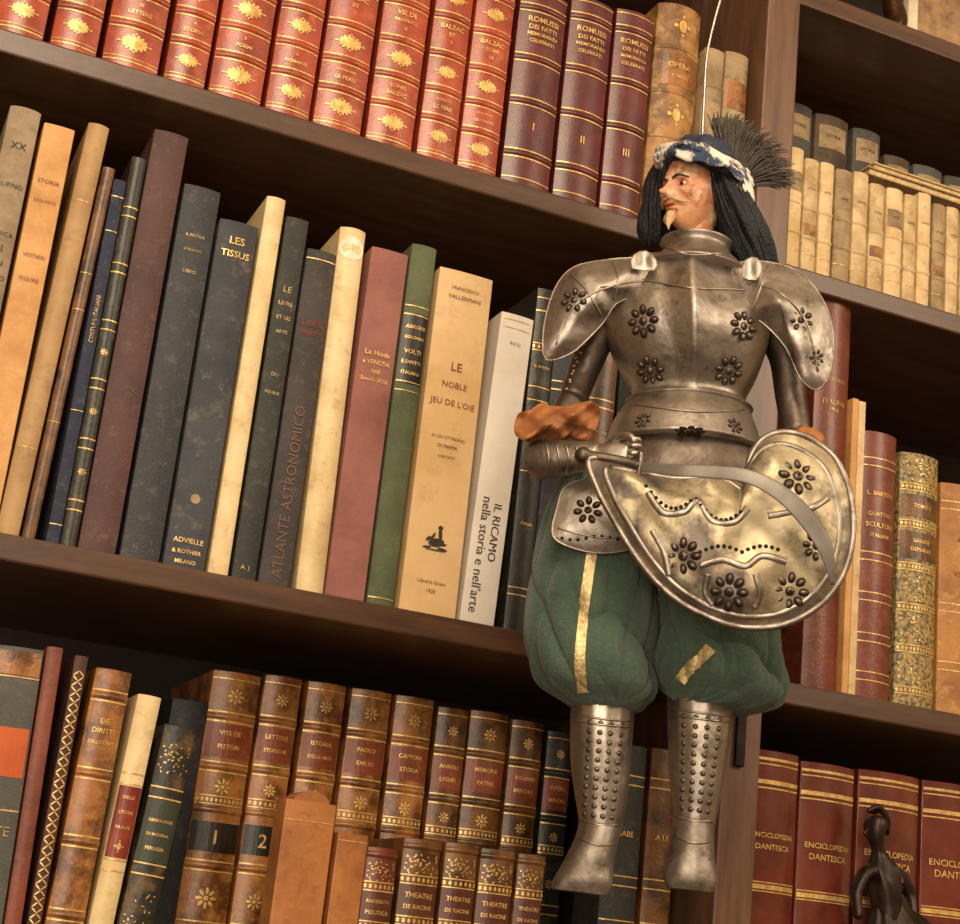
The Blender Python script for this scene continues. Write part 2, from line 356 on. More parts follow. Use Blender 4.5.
B('B',399,457,612,437,498,273,BEI,[('text',.945,'FRANCESCO',.5,.004,K,0),('text',.918,'VALLERMANI',.6,.004,K,0),('text',.71,'LE',.2,.008,REDINK,0),('text',.655,'NOBLE',.45,.008,REDINK,0),('text',.60,"JEU DE L'OIE",.82,.0085,REDINK,0),('text',.50,'DI UN CITTADINO',.6,.0035,K,0),('text',.475,'DI PARMA',.35,.0035,K,0),('text',.445,'CON NOTE',.3,.003,K,0),('inkfig',.20),('text',.09,'Libreria Grassi',.5,.005,K,0),('text',.065,'1930',.16,.004,K,0)],'beige paper covered book with printed goose game title',b=.03)
B('B',460,497,621,502,537,316,WH,[('text',.285,'IL RICAMO',.18,.010,K,-90,.14),('text',.21,"nella storia e nell'arte",.36,.009,K,-90,-.18),('text',.9,'RICCI',.4,.003,K,0),('frame',.95,.98)],'white jacketed book with black vertical title',b=.05)
B('B',500,525,627,540,562,290,BG,[('band',.1,.001),('band',.12,.001),('band',.45,.001),('band',.66,.001),('band',.7,.001),('band',.93,.0015),('band',.97,.001),('text',.76,'G. BOSCHI',.7,.004,G,0),('text',.55,'MODA',.5,.004,G,0),('text',.3,'ITALIA',.5,.004,G,0),('zig',.82)],'black leather book with gilt bands and lettering',b=.1)
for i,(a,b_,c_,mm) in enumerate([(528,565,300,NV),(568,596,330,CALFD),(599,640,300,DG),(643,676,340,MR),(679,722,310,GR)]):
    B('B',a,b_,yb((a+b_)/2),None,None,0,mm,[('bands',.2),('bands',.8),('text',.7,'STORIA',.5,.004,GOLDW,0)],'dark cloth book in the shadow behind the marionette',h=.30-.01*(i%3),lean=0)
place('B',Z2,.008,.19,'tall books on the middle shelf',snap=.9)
RBR=mat('red brown leather','#743422','#4e2218',.4,0,20,.2,300,coat=.2,wear='#9c6444',wamt=.35)
B('RB',800,836,688,826,858,300,RBR,[('text',.78,'FLORENZ',.6,.005,GOLDW,0),('text',.72,'ITALIEN',.6,.005,GOLDW,0),('text',.70,'1908',.4,.004,GOLDW,0)],'tall red brown leather book',b=.15,lean=0)
B('RB',837,843,690,858,863,400,OT,[],'thin orange paper covered pamphlet',b=.0,lean=0,d=.15)
B('RB',844,851,691,864,871,403,CREAM,[],'thin cream paper covered pamphlet',b=.0,lean=0,d=.15)
B('RB',854,891,696,868,900,433,RBR,[('bands',.08),('bands',.22),('bands',.37),('bands',.52),('bands',.88),('text',.76,'L. BARTOLI',.7,.005,G,0),('text',.68,'QUATTRO',.7,.005,G,0),('text',.64,'SCULTORI',.75,.005,G,0),('text',.60,'ITALIANI',.5,.005,G,0)],'red brown leather book with gilt bands',b=.15,lean=0)
B('RB',896,936,706,907,943,455,mat('speckled gilt leather','#a08a58','#4c4226',.45,0,240,.2,lo=.44,hi=.58),[('zig',.06),('orn',.14,.9,'scroll',.014),('zig',.22),('orn',.3,.9,'scroll',.014),('zig',.38),('orn',.46,.9,'scroll',.014),('zig',.54),('label',.57,.68,CALFD),('text',.645,'GALERIE',.7,.004,G,0),('text',.61,'DEPHINIO',.7,.004,G,0),('zig',.71),('label',.74,.83,CALFD),('text',.785,'TOMO II',.6,.004,G,0),('zig',.86),('orn',.93,.9,'scroll',.012)],'pale speckled leather book covered in gilt scrollwork',b=.15,lean=0)
B('RB',938,978,712,948,985,486,mat('ochre leather','#b07838','#8a5828',.5,0,20,.2,wear='#d0a868'),[('bands',.2),('bands',.45),('text',.75,'ATTI',.6,.005,REDINK,0),('text',.6,'VOL. III',.5,.005,REDINK,0),('bands',.9)],'ochre leather book with banded spine',b=.15,lean=0)
place('RB',Z2,.008,.19,'bound books on the shelf beside the shield',right=True)
xs=[784,801,817,833,851,868,885,903,917,932,946,960,975]
cols=[CREAM,PARCH,CREAM,PARCHD,PARCH,PARCH]
for i in range(len(xs)-1):
    a,b_=xs[i],xs[i+1]-1.5-(i%3)*.5; yb1=27+.3*(a+b_)/2+6; 
    it=[('text',.73,['OPERE','STORIA','VITE','RIME'][i%4],.6,.003,K,0),('band',.15,.0006),('rib',.3),('rib',.55)]
    if i%3==0: it=[('label',.64,.80,PARCHD,.9)]+it
    if i%4==1: it=[('label',.3,.42,MOTT,.9)]+it
    B('RA',a,b_,yb1,None,None,0,cols[i%6],it,'small worn cream paper volume with plain spine',h=(.132 if i%4 else .138)-(.004 if i>3 else 0)-.0015*(i%2),lean=0,b=.15)
place('RA',Z1,.006,.10,'small cream volumes on the upper shelf',right=True)
dk=cloth('dark blue grey cloth','#54524c','#38352e',.8); dk2=cloth('dark brown cloth','#5c4c3c','#3c3024',.8)
for i,(a,b_,yt) in enumerate([(786,816,104),(819,853,117),(857,885,131),(889,915,158),(919,948,168),(951,985,180)]):
    B('RA2',a-8,b_-8,240,a,b_,yt,[dk,dk2,dk,dk2,dk,dk][i],[('label',.84,.95,PARCHD,.8),('text',.9,'STORIA',.6,.004,K,0)],'dark cloth volume standing behind a cream row',lean=0,y=.125)
place('RA2',Z1,.125,.14,'dark volumes at the back of the upper shelf',right=True)
def flatbook(px0,px1,z,y0,d,th,m,label):
    x0=W(px0,190,y0).x; x1=W(px1,190,y0).x
    e=empty('book',((x0+x1)/2,y0,z)); L2=x1-x0
    box('cover',(-L2/2,0,0),(L2/2,d,.0015),m,e); box('cover',(-L2/2,0,th-.0015),(L2/2,d,th),m,e)
    box('page_block',(-L2/2+.003,.003,.0016),(L2/2-.003,d-.001,th-.0016),PAGE,e)
    top(e,label,'book','books lying flat on the upper shelf')
flatbook(868,968,Z1+.1385,.012,.09,.010,PARCHD,'thin worn booklet lying flat on cream volumes')
flatbook(873,972,Z1+.1490,.016,.09,.009,PARCH,'thin parchment booklet lying flat on another booklet')
DK2=mat('marbled black leather','#1c1a14','#5a4620',.45,0,70,.2,lo=.5,hi=.62)
DOT=mat('dark red patterned paper','#4a2018','#2c1512',.6,0,60,.1)
SLB=cloth('blue grey cloth','#54544e','#42423e',.7)
B('C',-42,16,860,-2,43,648,SLB,[('label',.93,.99,CALF),('band',.925,.001),('label',.68,.80,mat('orange paper','#c05a28','#a84820',.7,0,20,.1),.9),('text',.55,'BETTE',.7,.010,GOLDW,0),('band',.60,.0012)],'blue grey cloth book with orange paper label',b=.1)
B('C',18,38,850,47,71,648,mat('brick leather','#7a3c28','#5c2a1c',.5,0,20,.2,wear='#94583c'),[],'thin brick red leather book',b=.15)
B('C',40,54,850,75,89,656,DOT,[('lattice',.02,.98)],'slim book with diamond lattice patterned spine',b=.1)
B('C',56,99,850,93,133,670,CALF,[('rib',.2),('bands',.2),('rib',.38),('bands',.38),('rib',.56),('bands',.56),('rib',.73),('bands',.73),('text',.865,'DE',.25,.006,G,0),('text',.84,'DIRITTI',.6,.006,G,0),('text',.81,"DELL'UOMO",.7,.005,G,0),('rib',.93),('bands',.93)],'brown calf book with raised bands and gilt title',b=.14)
B('C',101,131,850,135,163,696,VE,[('label',.56,.75,REDLAB),('text',.72,'DELLE',.5,.005,G,0),('text',.68,'STORIE',.6,.005,G,0),('text',.64,'NUOVE',.6,.005,G,0),('bands',.77),('bands',.54),('orn',.59,.6,'diamond')],'cream vellum book with red title label',b=.2)
B('C',136,172,850,166,198,728,DK2,[('label',.6,.78,mat('green label','#2a3424',None,.5,0,20,.1)),('text',.72,'GENEALOGIE',.7,.005,G,0),('text',.68,'DI MODENA',.65,.005,G,0),('text',.64,'PERUGIA',.55,.005,G,0),('bands',.8),('bands',.58),('orn',.9,.8,'scroll',.012),('orn',.4,.8,'scroll',.03)],'black marbled leather book with gilt scrolls',b=.15)
place('C',Z3,.012,.19,'bound books on the lower shelf',snap=1.0)
def calf(t1,t2,num=None):
    it=[('rib',.50),('bands',.50),('rib',.64),('zig',.665),('rib',.75),('bands',.75),('rib',.88),('bands',.88),('orn',.70,.4,'flower'),('orn',.935,.4,'flower'),('label',.775,.862,RBLAB),('text',.838,t1,.6,.004,G,0),('text',.803,t2,.6,.004,G,0),('band',.98,.001),('rib',.35),('bands',.35),('rib',.2),('bands',.2),('orn',.42,.5,'flower')]
    if num: it+=[('label',.535,.61,BLKLAB,.96),('text',.572,num,.3,.012,G,0)]
    else: it+=[('orn',.57,.4,'flower')]
    return it
B('CB',150,188,850,172,209,700,NV,[],'plain dark cloth book added to stand in for shade',b=.1,lean=0)  # invented dark book hides a lit side, standing in for the shaded gap
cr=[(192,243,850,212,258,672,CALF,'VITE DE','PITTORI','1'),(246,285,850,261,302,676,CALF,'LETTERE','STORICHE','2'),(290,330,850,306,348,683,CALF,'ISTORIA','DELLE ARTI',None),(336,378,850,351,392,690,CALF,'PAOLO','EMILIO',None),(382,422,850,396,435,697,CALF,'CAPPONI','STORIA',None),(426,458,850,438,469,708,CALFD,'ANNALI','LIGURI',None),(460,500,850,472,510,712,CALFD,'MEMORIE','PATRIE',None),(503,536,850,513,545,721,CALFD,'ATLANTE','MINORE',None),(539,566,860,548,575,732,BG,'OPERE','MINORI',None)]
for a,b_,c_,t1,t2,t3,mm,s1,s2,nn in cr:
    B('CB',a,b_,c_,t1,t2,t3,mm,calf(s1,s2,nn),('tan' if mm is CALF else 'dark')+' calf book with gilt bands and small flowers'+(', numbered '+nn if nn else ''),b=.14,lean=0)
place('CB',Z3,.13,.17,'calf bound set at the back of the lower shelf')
CAR=mat('caramel leather','#b0703a','#844c24',.45,0,14,.2,200,coat=.2,wear='#6a3c1c',wamt=.5)
B('CF',274,326,900,290,333,802,CAR,[('band',.93,.0008),('roundtop',)],'caramel leather slipcase with rounded tab at top',b=.03,lean=0,pages=True,d=.03,name='slipcase',cat='slipcase')
B('CF',331,362,900,338,368,834,CAR,[('band',.97,.001)],'short caramel leather slipcase',b=.03,lean=0,d=.03,name='slipcase',cat='slipcase')
for i,(a,b_,t1,t2,t3,s) in enumerate([(363,395,368,399,848,('RACCOLTA','POLITICA')),(398,437,405,447,840,('THEATRE','DE RACINE')),(440,474,449,483,844,('THEATRE','DE RACINE')),(477,512,485,518,850,('THEATRE','DE RACINE')),(515,543,520,549,855,('THEATRE','DE RACINE'))]):
    B('CF',a,b_,905,t1,t2,t3,[RBR,CALFD,CALFD,CALFD,CALFD][i],[('rib',.97),('orn',.90,.9,'scroll',.008),('zig',.84),('label',.70,.82,BRLAB),('text',.78,s[0],.72,.005,G,0),('text',.735,s[1],.72,.005,G,0),('zig',.68),('orn',.6,.8,'flower'),('zig',.52),('orn',.4,.8,'flower')],'small calf theatre volume with gilt spine',b=.15,lean=0,d=.09)
place('CF',Z3,.012,.09,'small books at the front of the lower shelf')
for a,b_,c_,t1,t2,t3,mm,tt in [(603,640,880,612,652,745,DG,'FIABE'),(643,672,885,654,684,750,CALFD,'A LE')]:
    B('CR',a,b_,c_,t1,t2,t3,mm,[('text',.75,tt,.6,.005,G,0),('bands',.9),('bands',.5),('bands',.62)],'dark book between the marionette legs and the post',b=.12,lean=0)
place('CR',Z3,.012,.05,'dark books beside the bookcase post')
ENC=mat('encyclopedia leather','#6c2c1e','#4e1c14',.28,0,18,.06,400,coat=.6,wear='#844838',wamt=.2)
for i,(a,b_,t1,t2,t3) in enumerate([(745,796,757,803,752),(799,854,806,862,765),(857,919,867,929,774),(923,985,932,992,785)]):
    B('E',a,b_,870,t1,t2,t3,ENC,[('band',.975,.0026),('band',.960,.0012),('band',.91,.0040),('band',.893,.0014),('text',.762,'ENCICLOPEDIA',.80,.008,G,0),('text',.730,'DANTESCA',.66,.008,G,0),('bands',.62),('band',.62,.0044),('bands',.35),('bands',.1)],'large glossy red brown encyclopedia volume',b=.12,lean=0)
place('E',Z3,.052,.18,'encyclopedia set on the lower shelf',right=True)
# ---------------------------------------------------------------- bookcase
XL=-1.45; XR=1.5; YB=.335; ZT=ZL0+.25; ZF=-1.55
bc=empty('bookcase',(PXL,0.17,ZF))
def bbox(n,a,b,m,bv=.002):
    o=box(n,tuple(Vector(a)-bc.location),tuple(Vector(b)-bc.location),m,bc); 
    if bv: bevel(o,bv)
    return o
bbox('upright',(PXL,-.012,ZF),(PXR,YB,ZT),WOODP)
bbox('upright',(XL-.03,-.012,ZF),(XL,YB,ZT),WOODP); bbox('upright',(XR,-.012,ZF),(XR+.03,YB,ZT),WOODP)
bbox('back_panel',(XL-.03,YB,ZF),(XR+.03,YB+.012,ZT),BACK,0)
for z in (Z1,Z2,Z3,ZL0,Z3-.42,Z3-.84): bbox('shelf',(XL,0,z-TH),(PXL,YB,z),WOOD)
for z in (Z1,Z2,Z3,ZR0,ZR0+.32,Z3-.42,Z3-.84): bbox('shelf',(PXR,0,z-TH),(XR,YB,z),WOOD)
bbox('cornice',(XL-.03,-.03,ZT),(XR+.03,YB+.012,ZT+.04),WOOD)
lp=W(742,740,-.013); lm=mat('dark iron','#1c1816','#2a2420',.4,.8,40,.1)
bbox('latch',(lp.x-.008,-.017,lp.z-.025),(lp.x+.002,-.0121,lp.z+.025),lm,.001)
top(bc,'dark stained wooden bookcase filled with old books','bookcase')
PL_=mat('warm plaster','#dccaa8','#ccb692',.9,0,5,.1)
for nm,a,b,lb in (('wall_back',(-2.6,.36,ZF),(2.6,.42,1.6),'warm plaster wall behind the bookcase'),('wall_front',(-2.6,-3.3,ZF),(2.6,-3.24,1.6),'warm plaster wall facing the bookcase'),('wall_left',(-2.66,-3.3,ZF),(-2.6,.42,1.6),'warm plaster side wall of the room'),('wall_right',(2.6,-3.3,ZF),(2.66,.42,1.6),'warm plaster side wall of the room'),('ceiling',(-2.66,-3.3,1.6),(2.66,.42,1.66),'pale plaster ceiling of the room')):
    top(box(nm,a,b,PL_),lb,None,kind='structure')
fl=box('floor',(-2.66,-3.3,ZF-.05),(2.66,.42,ZF-.0005),mat('brown floor boards','#6a452a','#4c2f1c',.5,0,4,.1,stretch=(1,8,1))); top(fl,'brown wooden floor boards of the room',None,kind='structure')
# ---------------------------------------------------------------- marionette
P0=W(690,400,-.16); az=math.radians(24)
F=Vector((-math.sin(az),-math.cos(az),0))
def Q(px,py,d=0.0):
    r=ray(px,py); t=(d-(C-P0).dot(F))/r.dot(F); return C+r*t
PX=(Q(700,400)-Q(690,400)).length/10
BASE=Q(640,890,0); pup=empty('knight_marionette',BASE)
def pm(name,V,Fc,m,smooth=True,label=None,parent=pup,base=BASE): return mkobj(name,[Vector(v)-base for v in V],Fc,m,parent,smooth,label)
def cr_(P,m,closed=False):
    n=len(P); out=[]
    rng=n if closed else n-1
    for i in range(rng):
        g=(lambda k:P[k%n]) if closed else (lambda k:P[max(0,min(n-1,k))])
        p0,p1,p2,p3=g(i-1),g(i),g(i+1),g(i+2)
        for j in range(m):
            t=j/m
            out.append(tuple(.5*((2*b)+(c-a)*t+(2*a-5*b+4*c-d)*t*t+(3*b-a-3*c+d)*t**3) for a,b,c,d in zip(p0,p1,p2,p3)))
    if not closed: out.append(tuple(P[-1]))
    return out
def loft(rings,n=48,m=6,mod=None,cap=True):
    rs=cr_(rings,m); V=[];Fc=[]
    for k,(xl,yl,xr,yr,d,dr) in enumerate(rs):
        a=Q(xl,yl,d); b=Q(xr,yr,d); c=(a+b)/2; h=(b-a)/2
        for i in range(n):
            t=2*math.pi*i/n; s=1.0; e=0
            if mod: s,e=mod(t,k/(len(rs)-1))
            V.append(c+h*math.cos(t)*s+F*(dr*math.sin(t)*s+e))
    K=len(rs)
    for k in range(K-1):
        for i in range(n): j=(i+1)%n; Fc.append((k*n+i,k*n+j,(k+1)*n+j,(k+1)*n+i))
    if cap: Fc.append(tuple(range(n))[::-1]); Fc.append(tuple((K-1)*n+i for i in range(n)))
    return V,Fc
def tube(P,rad,n=16,flat=1.0,fdir=None,cap=True,m=5):
    pts=cr_([tuple(p)+(r,) for p,r in zip(P,rad)],m); V=[];Fc=[]
    pv=[Vector(p[:3]) for p in pts]; up=fdir or F
    for k,p in enumerate(pv):
        tn=(pv[min(k+1,len(pv)-1)]-pv[max(k-1,0)]).normalized()
        s=tn.cross(up); 
        if s.length<1e-4: s=tn.cross(Vector((0,0,1)))
        s.normalize(); u=s.cross(tn).normalized(); r=pts[k][3]
        for i in range(n):
            t=2*math.pi*i/n; V.append(p+s*math.cos(t)*r+u*math.sin(t)*r*flat)
    K=len(pv)
    for k in range(K-1):
        for i in range(n): j=(i+1)%n; Fc.append((k*n+i,(k+1)*n+i,(k+1)*n+j,k*n+j))
    if cap: Fc.append(tuple(range(n))); Fc.append(tuple((K-1)*n+i for i in range(n))[::-1])
    return V,Fc
def merge(*L):
    V=[];Fc=[]
    for v,fc in L:
        b=len(V); V+=list(v); Fc+=[tuple(b+i for i in q) for q in fc]
    return V,Fc
def plate(outline,d,bulge,kx=0,ky=0,m=6,rings=10,pw=2,center=None,fn=None):
    o=cr_([tuple(map(float,p)) for p in outline],m,True); n=len(o)
    cx,cy=center or (sum(p[0] for p in o)/n,sum(p[1] for p in o)/n)
    V=[Q(cx,cy,d+bulge+(fn(cx,cy) if fn else 0))];Fc=[]
    for k in range(1,rings+1):
        r=k/rings
        for x,y in o:
            px=cx+(x-cx)*r; py=cy+(y-cy)*r
            V.append(Q(px,py,d+kx*(px-cx)+ky*(py-cy)+bulge*(1-r**pw)+(fn(px,py) if fn else 0)))
    for i in range(n):
        j=(i+1)%n; Fc.append((0,1+i,1+j))
        for k in range(rings-1): a=1+k*n; b=a+n; Fc.append((a+i,b+i,b+j,a+j))
    edge=[V[1+(rings-1)*n+i] for i in range(n)]
    return (V,Fc),edge
def rim(edge,r,n=8):
    P=edge+edge[:2]; return tube([tuple(p) for p in P],[r]*len(P),n,m=1)
def bvh(geo): return BVHTree.FromPolygons([Vector(v) for v in geo[0]],geo[1])
def hit(T,px,py):
    r=ray(px,py).normalized(); h=T.ray_cast(C,r)
    if h[0] is None: return None
    nrm=h[1]; 
    if nrm.dot(r)>0: nrm=-nrm
    return h[0],nrm
def dome(c,nrm,tx,rx,ry,hh,V,Fc,n=10):
    nrm=nrm.normalized(); tx=(tx-nrm*tx.dot(nrm)).normalized(); ty=nrm.cross(tx); b=len(V)
    for k,(s,z) in enumerate(((1,-.3),(.92,.35),(.6,.8))):
        for i in range(n):
            a=2*math.pi*i/n; V.append(c+tx*rx*s*math.cos(a)+ty*ry*s*math.sin(a)+nrm*hh*z)
    V.append(c+nrm*hh)
    for k in range(2):
        for i in range(n): j=(i+1)%n; Fc.append((b+k*n+i,b+k*n+j,b+(k+1)*n+j,b+(k+1)*n+i))
    for i in range(n): Fc.append((b+2*n+i,b+2*n+(i+1)%n,b+3*n))
HOLE=mat('recess shade metal','#2a2019','#3a2e25',.75,.6,60,0)  # dark tone paints the shade of pierced holes on raised domes; rivets share it
SK=dict(lo=.35,hi=.66,wear='#4c3c32',wamt=.65,wscale=42)
STEEL=mat('aged steel','#b4aaa0','#8a8076',.42,1.0,16,.28,140,rough2=.54,dent=.14,**SK)
STEELD=mat('dark steel','#7c7066','#50453c',.44,1.0,20,.28,140,rough2=.56,dent=.14,**SK)
STEELB=mat('bright steel','#b6aca0','#8e8478',.42,1.0,16,.15,90,rough2=.5,lo=.35,hi=.7)
BRASS=mat('patinated brass and steel','#b4a688','#746b62',.48,.85,15,.35,90,rough2=.58,lo=.46,hi=.55,wear='#4a3e34',wamt=.6,wscale=40,dent=.18)
def rosette(T,px,py,r,parent=pup,base=BASE,k=7,steel=STEELD):
    h=hit(T,px,py)
    if not h: return
    c,nm=h; tx=Vector((0,0,1)); tx=(tx-nm*tx.dot(nm)).normalized(); ty=nm.cross(tx); V=[];Fc=[]
    r=r*PX
    for i in range(k):
        a=2*math.pi*i/k; dr=tx*math.cos(a)+ty*math.sin(a); dome(c+dr*r*.68,nm,dr,r*.32,r*.235,.0009,V,Fc)
    nh=len(Fc)
    for i in range(k):
        a=2*math.pi*i/k; dr=tx*math.cos(a)+ty*math.sin(a); dome(c+dr*r*.70,nm,dr,r*.24,r*.16,.0019,V,Fc)
    dome(c,nm,tx,r*.27,r*.27,.0024,V,Fc)
    n1=len(Fc)
    dome(c+nm*.0018,nm,tx,r*.10,r*.10,.0012,V,Fc)
    o=mkobj('pierced_rosette',[v-base for v in V],Fc,[HOLE,steel],parent,True)
    for i,p in enumerate(o.data.polygons): p.material_index=0 if (i<nh or i>=n1) else 1
def studs(T,pts,r,name,m,parent=pup,base=BASE,hh=.0014):
    V=[];Fc=[]
    for px,py in pts:
        h=hit(T,px,py)
        if h: dome(h[0],h[1],Vector((0,0,1)),r*PX,r*PX,hh,V,Fc,8)
    if V: mkobj(name,[v-base for v in V],Fc,m,parent,True)
def ridge(T,path,r,m=6,off=.0004,closed=False):
    P=[]
    for px,py in cr_([tuple(map(float,p)) for p in path],m,closed):
        h=hit(T,px,py)
        if h: P.append(h[0]+h[1]*off)
    return tube([tuple(p) for p in P],[r*PX]*len(P),8,m=1) if len(P)>2 else ([],[])
def drape(T,path,wd,off=.0012,m=8,n=5):
    pts=cr_([tuple(map(float,p)) for p in path],m); V=[];Fc=[];rows_=0
    for k,(x,y) in enumerate(pts):
        a=pts[max(k-1,0)]; b=pts[min(k+1,len(pts)-1)]; tx=b[0]-a[0]; ty=b[1]-a[1]; l=math.hypot(tx,ty); nx,ny=-ty/l,tx/l
        row=[]
        for i in range(n):
            s=(i/(n-1)-.5)*wd; h=hit(T,x+nx*s,y+ny*s)
            if not h: break
            row.append(h[0]+h[1]*off)
        if len(row)==n: V+=row; rows_+=1
    for k in range(rows_-1):
        for i in range(n-1): q=k*n+i; Fc.append((q,q+1,q+n+1,q+n))
    return V,Fc
FA=math.pi/2
def keel(t,u):
    dlt=(t-FA+math.pi)%(2*math.pi)-math.pi
    return 1.0,.012*max(0,1-abs(dlt)/.30)**1.2*math.sin(math.pi*min(1,.12+u*.9))
br=loft([(634,264,740,273,0,.034),(608,270,762,284,0,.044),(600,300,770,316,.004,.052),(605,335,767,348,.008,.056),(619,368,756,380,.004,.049),(632,393,745,403,0,.040),(624,402,753,412,0,.044)],mod=keel,n=128)
breast=pm('breastplate',*br,STEEL,label='dented steel breastplate with central keel'); T=bvh(br)
for x,y,r in ((643,321,17),(650,371,16),(744,326,16),(729,371,16)): rosette(T,x,y,r,k=8)
pm('raised_edge',*ridge(T,[(617,284),(640,280),(690,288),(740,290),(758,294)],1.2),STEELB)
pk=loft([(630,399,747,408,0,.039),(614,420,756,431,.004,.050),(604,446,763,456,.004,.058)])
pm('waist_plate',*pk,STEEL); T=bvh(pk); rosette(T,690,431,15,k=8); rosette(T,643,420,9); rosette(T,735,426,9)
studs(T,[(620+i*8.3,441+i*.75-6*math.sin(i/16*math.pi)) for i in range(17)],2.2,'rivet_row',HOLE)
mg=merge(ridge(T,[(607,447),(650,453),(700,459),(759,456)],1.6),ridge(T,[(633,404),(660,408),(700,412),(743,410)],1.2)); pm('raised_edge',*mg,STEELB)
fd=loft([(606,448,760,456,0,.05),(590,475,770,490,0,.054),(582,505,776,525,0,.055),(582,520,774,538,0,.050)],mod=lambda t,u:(1+.02*math.sin(u*9),0))
pm('fauld',*fd,STEELD)
g,ed=plate([(566,486),(592,479),(622,490),(642,520),(634,546),(606,553),(576,549),(553,536),(557,508)],.062,.008); o=pm('tasset',*merge(g,rim(ed,.0009)),STEEL); T=bvh(g); rosette(T,588,510,14)
studs(T,[(562+i*8,538+2*math.sin(i)) for i in range(9)],1.8,'rivet_row',HOLE)
pm('raised_edge',*ridge(T,[(558,528),(580,534),(608,538),(636,532)],1.0),STEELB)
g,ed=plate([(650,480),(690,478),(740,486),(760,520),(750,560),(700,566),(660,552),(645,515)],.06,.010); pm('tasset',*merge(g,rim(ed,.0012)),STEEL)
gv=loft([(663,241,731,248,.004,.031),(660,242,734,250,.004,.034),(664,250,730,259,.002,.034),(655,260,738,270,.004,.043),(638,270,750,283,.006,.055),(635,274,753,287,.006,.057)],n=72)
pm('gorget',*gv,STEEL,label='flared steel neck collar'); T=bvh(gv)
mg=merge(ridge(T,[(662,246),(690,254),(733,253)],1.2),ridge(T,[(638,276),(695,288),(750,289)],1.2)); pm('raised_edge',*mg,STEELB)
def paul(out,cen,d,b,extra,rs):
    wob=lambda x,y:.0018*math.sin(x*.12+y*.05)+.0012*math.sin(y*.17)
    g,ed=plate(out,d,b,center=cen,pw=1.25,rings=14,fn=wob,m=3); o=pm('pauldron',*merge(g,rim(ed,.0008)),STEEL); T=bvh(g)
    for x,y,r in rs: rosette(T,x,y,r)
    for e_ in extra:
        q=ridge(T,e_,1.0)
        if q[0]: pm('raised_edge',*q,STEELB)
paul([(598,261),(630,258),(656,262),(664,276),(658,290),(636,296),(616,304),(604,322),(587,340),(570,354),(546,360),(543,334),(549,304),(559,281),(574,267)],(600,286),.040,.020,[[(556,345),(567,316),(588,296),(620,284),(654,280)],[(612,262),(618,278),(614,300)],[(571,274),(586,290),(602,316)]],[(574,300,14)])
paul([(732,272),(742,262),(768,262),(799,272),(822,298),(833,333),(830,372),(817,390),(800,378),(786,348),(764,324),(742,308)],(780,300),.040,.020,[[(748,284),(778,292),(806,322),(818,372)],[(768,266),(760,290),(752,312)]],[(801,320,14),(817,358,9)])
for q,dd in (([(632,268),(634,255),(646,251),(656,260),(654,270)],.056),([(742,276),(746,260),(757,258),(762,268),(756,280)],.056)):
    g,ed=plate(q,dd,.0,m=2,rings=4,fn=lambda x,y:.0015*math.sin(x*.3)); pm('collar_flange',*merge(g,rim(ed,.0005)),STEEL)
def armor_tube(P,rd,name,m):
    Vv=tube([Q(*p) for p in P],[r*PX for r in rd],20); pm(name,*Vv,m); return Vv
au=armor_tube([(612,300,.0),(598,335,.0),(584,370,.0),(572,402,.015)],[22,18,16,14],'upper_arm_plate',STEELD)
T=bvh(au); studs(T,[(588-i*3.6,335+i*9) for i in range(7)]+[(578-i*2,350+i*8) for i in range(5)],1.8,'rivet_row',STEELB)
armor_tube([(770,318,.0),(786,355,.0),(791,395,.0),(797,436,.01)],[22,18,16,14],'upper_arm_plate',STEELD)
armor_tube([(798,438,.01),(790,470,.04),(765,500,.065)],[14,14,11],'forearm_plate',STEELD)
armor_tube([(572,402,.015),(556,430,.03),(548,456,.055)],[15,14,13],'forearm_plate',STEELD)
OR=mat('tan orange leather','#b87640','#7c4824',.6,0,18,.3,200,wear='#5c361e',wamt=.5)
fo=lambda x,y:.0055*math.sin(x*.085+y*.13)+.0030*math.sin(x*.16-y*.22+1)+.0014*math.sin(x*.33+y*.41)
g1,_=plate([(514,432),(518,414),(530,410),(542,403),(556,409),(566,407),(590,401),(600,410),(595,430),(584,424),(574,429),(562,438),(550,430),(541,433),(524,440)],.080,.007,rings=20,fn=fo,m=5)
g2,_=plate([(522,420),(548,410),(575,416),(598,411),(594,432),(584,442),(568,438),(556,444),(532,443),(518,434)],.064,.006,rings=20,fn=lambda x,y:fo(x+22,y),m=5)
g3=tube([Q(522,424,.055),Q(545,418,.060),Q(570,420,.06),Q(592,418,.055)],[7*PX,12*PX,12*PX,9*PX],20,.8)
pm('leather_cuff',*merge(g1,g2,g3),OR,label='draped folded orange brown leather cuff')
def crum(t,u): return 1+.08*math.sin(3*t+6*u)+.04*math.sin(7*t-8*u),0
cf=loft([(795,430,818,434,.02,.014),(790,440,826,443,.02,.018),(797,451,822,454,.02,.012)],mod=crum); pm('leather_cuff',*cf,OR)
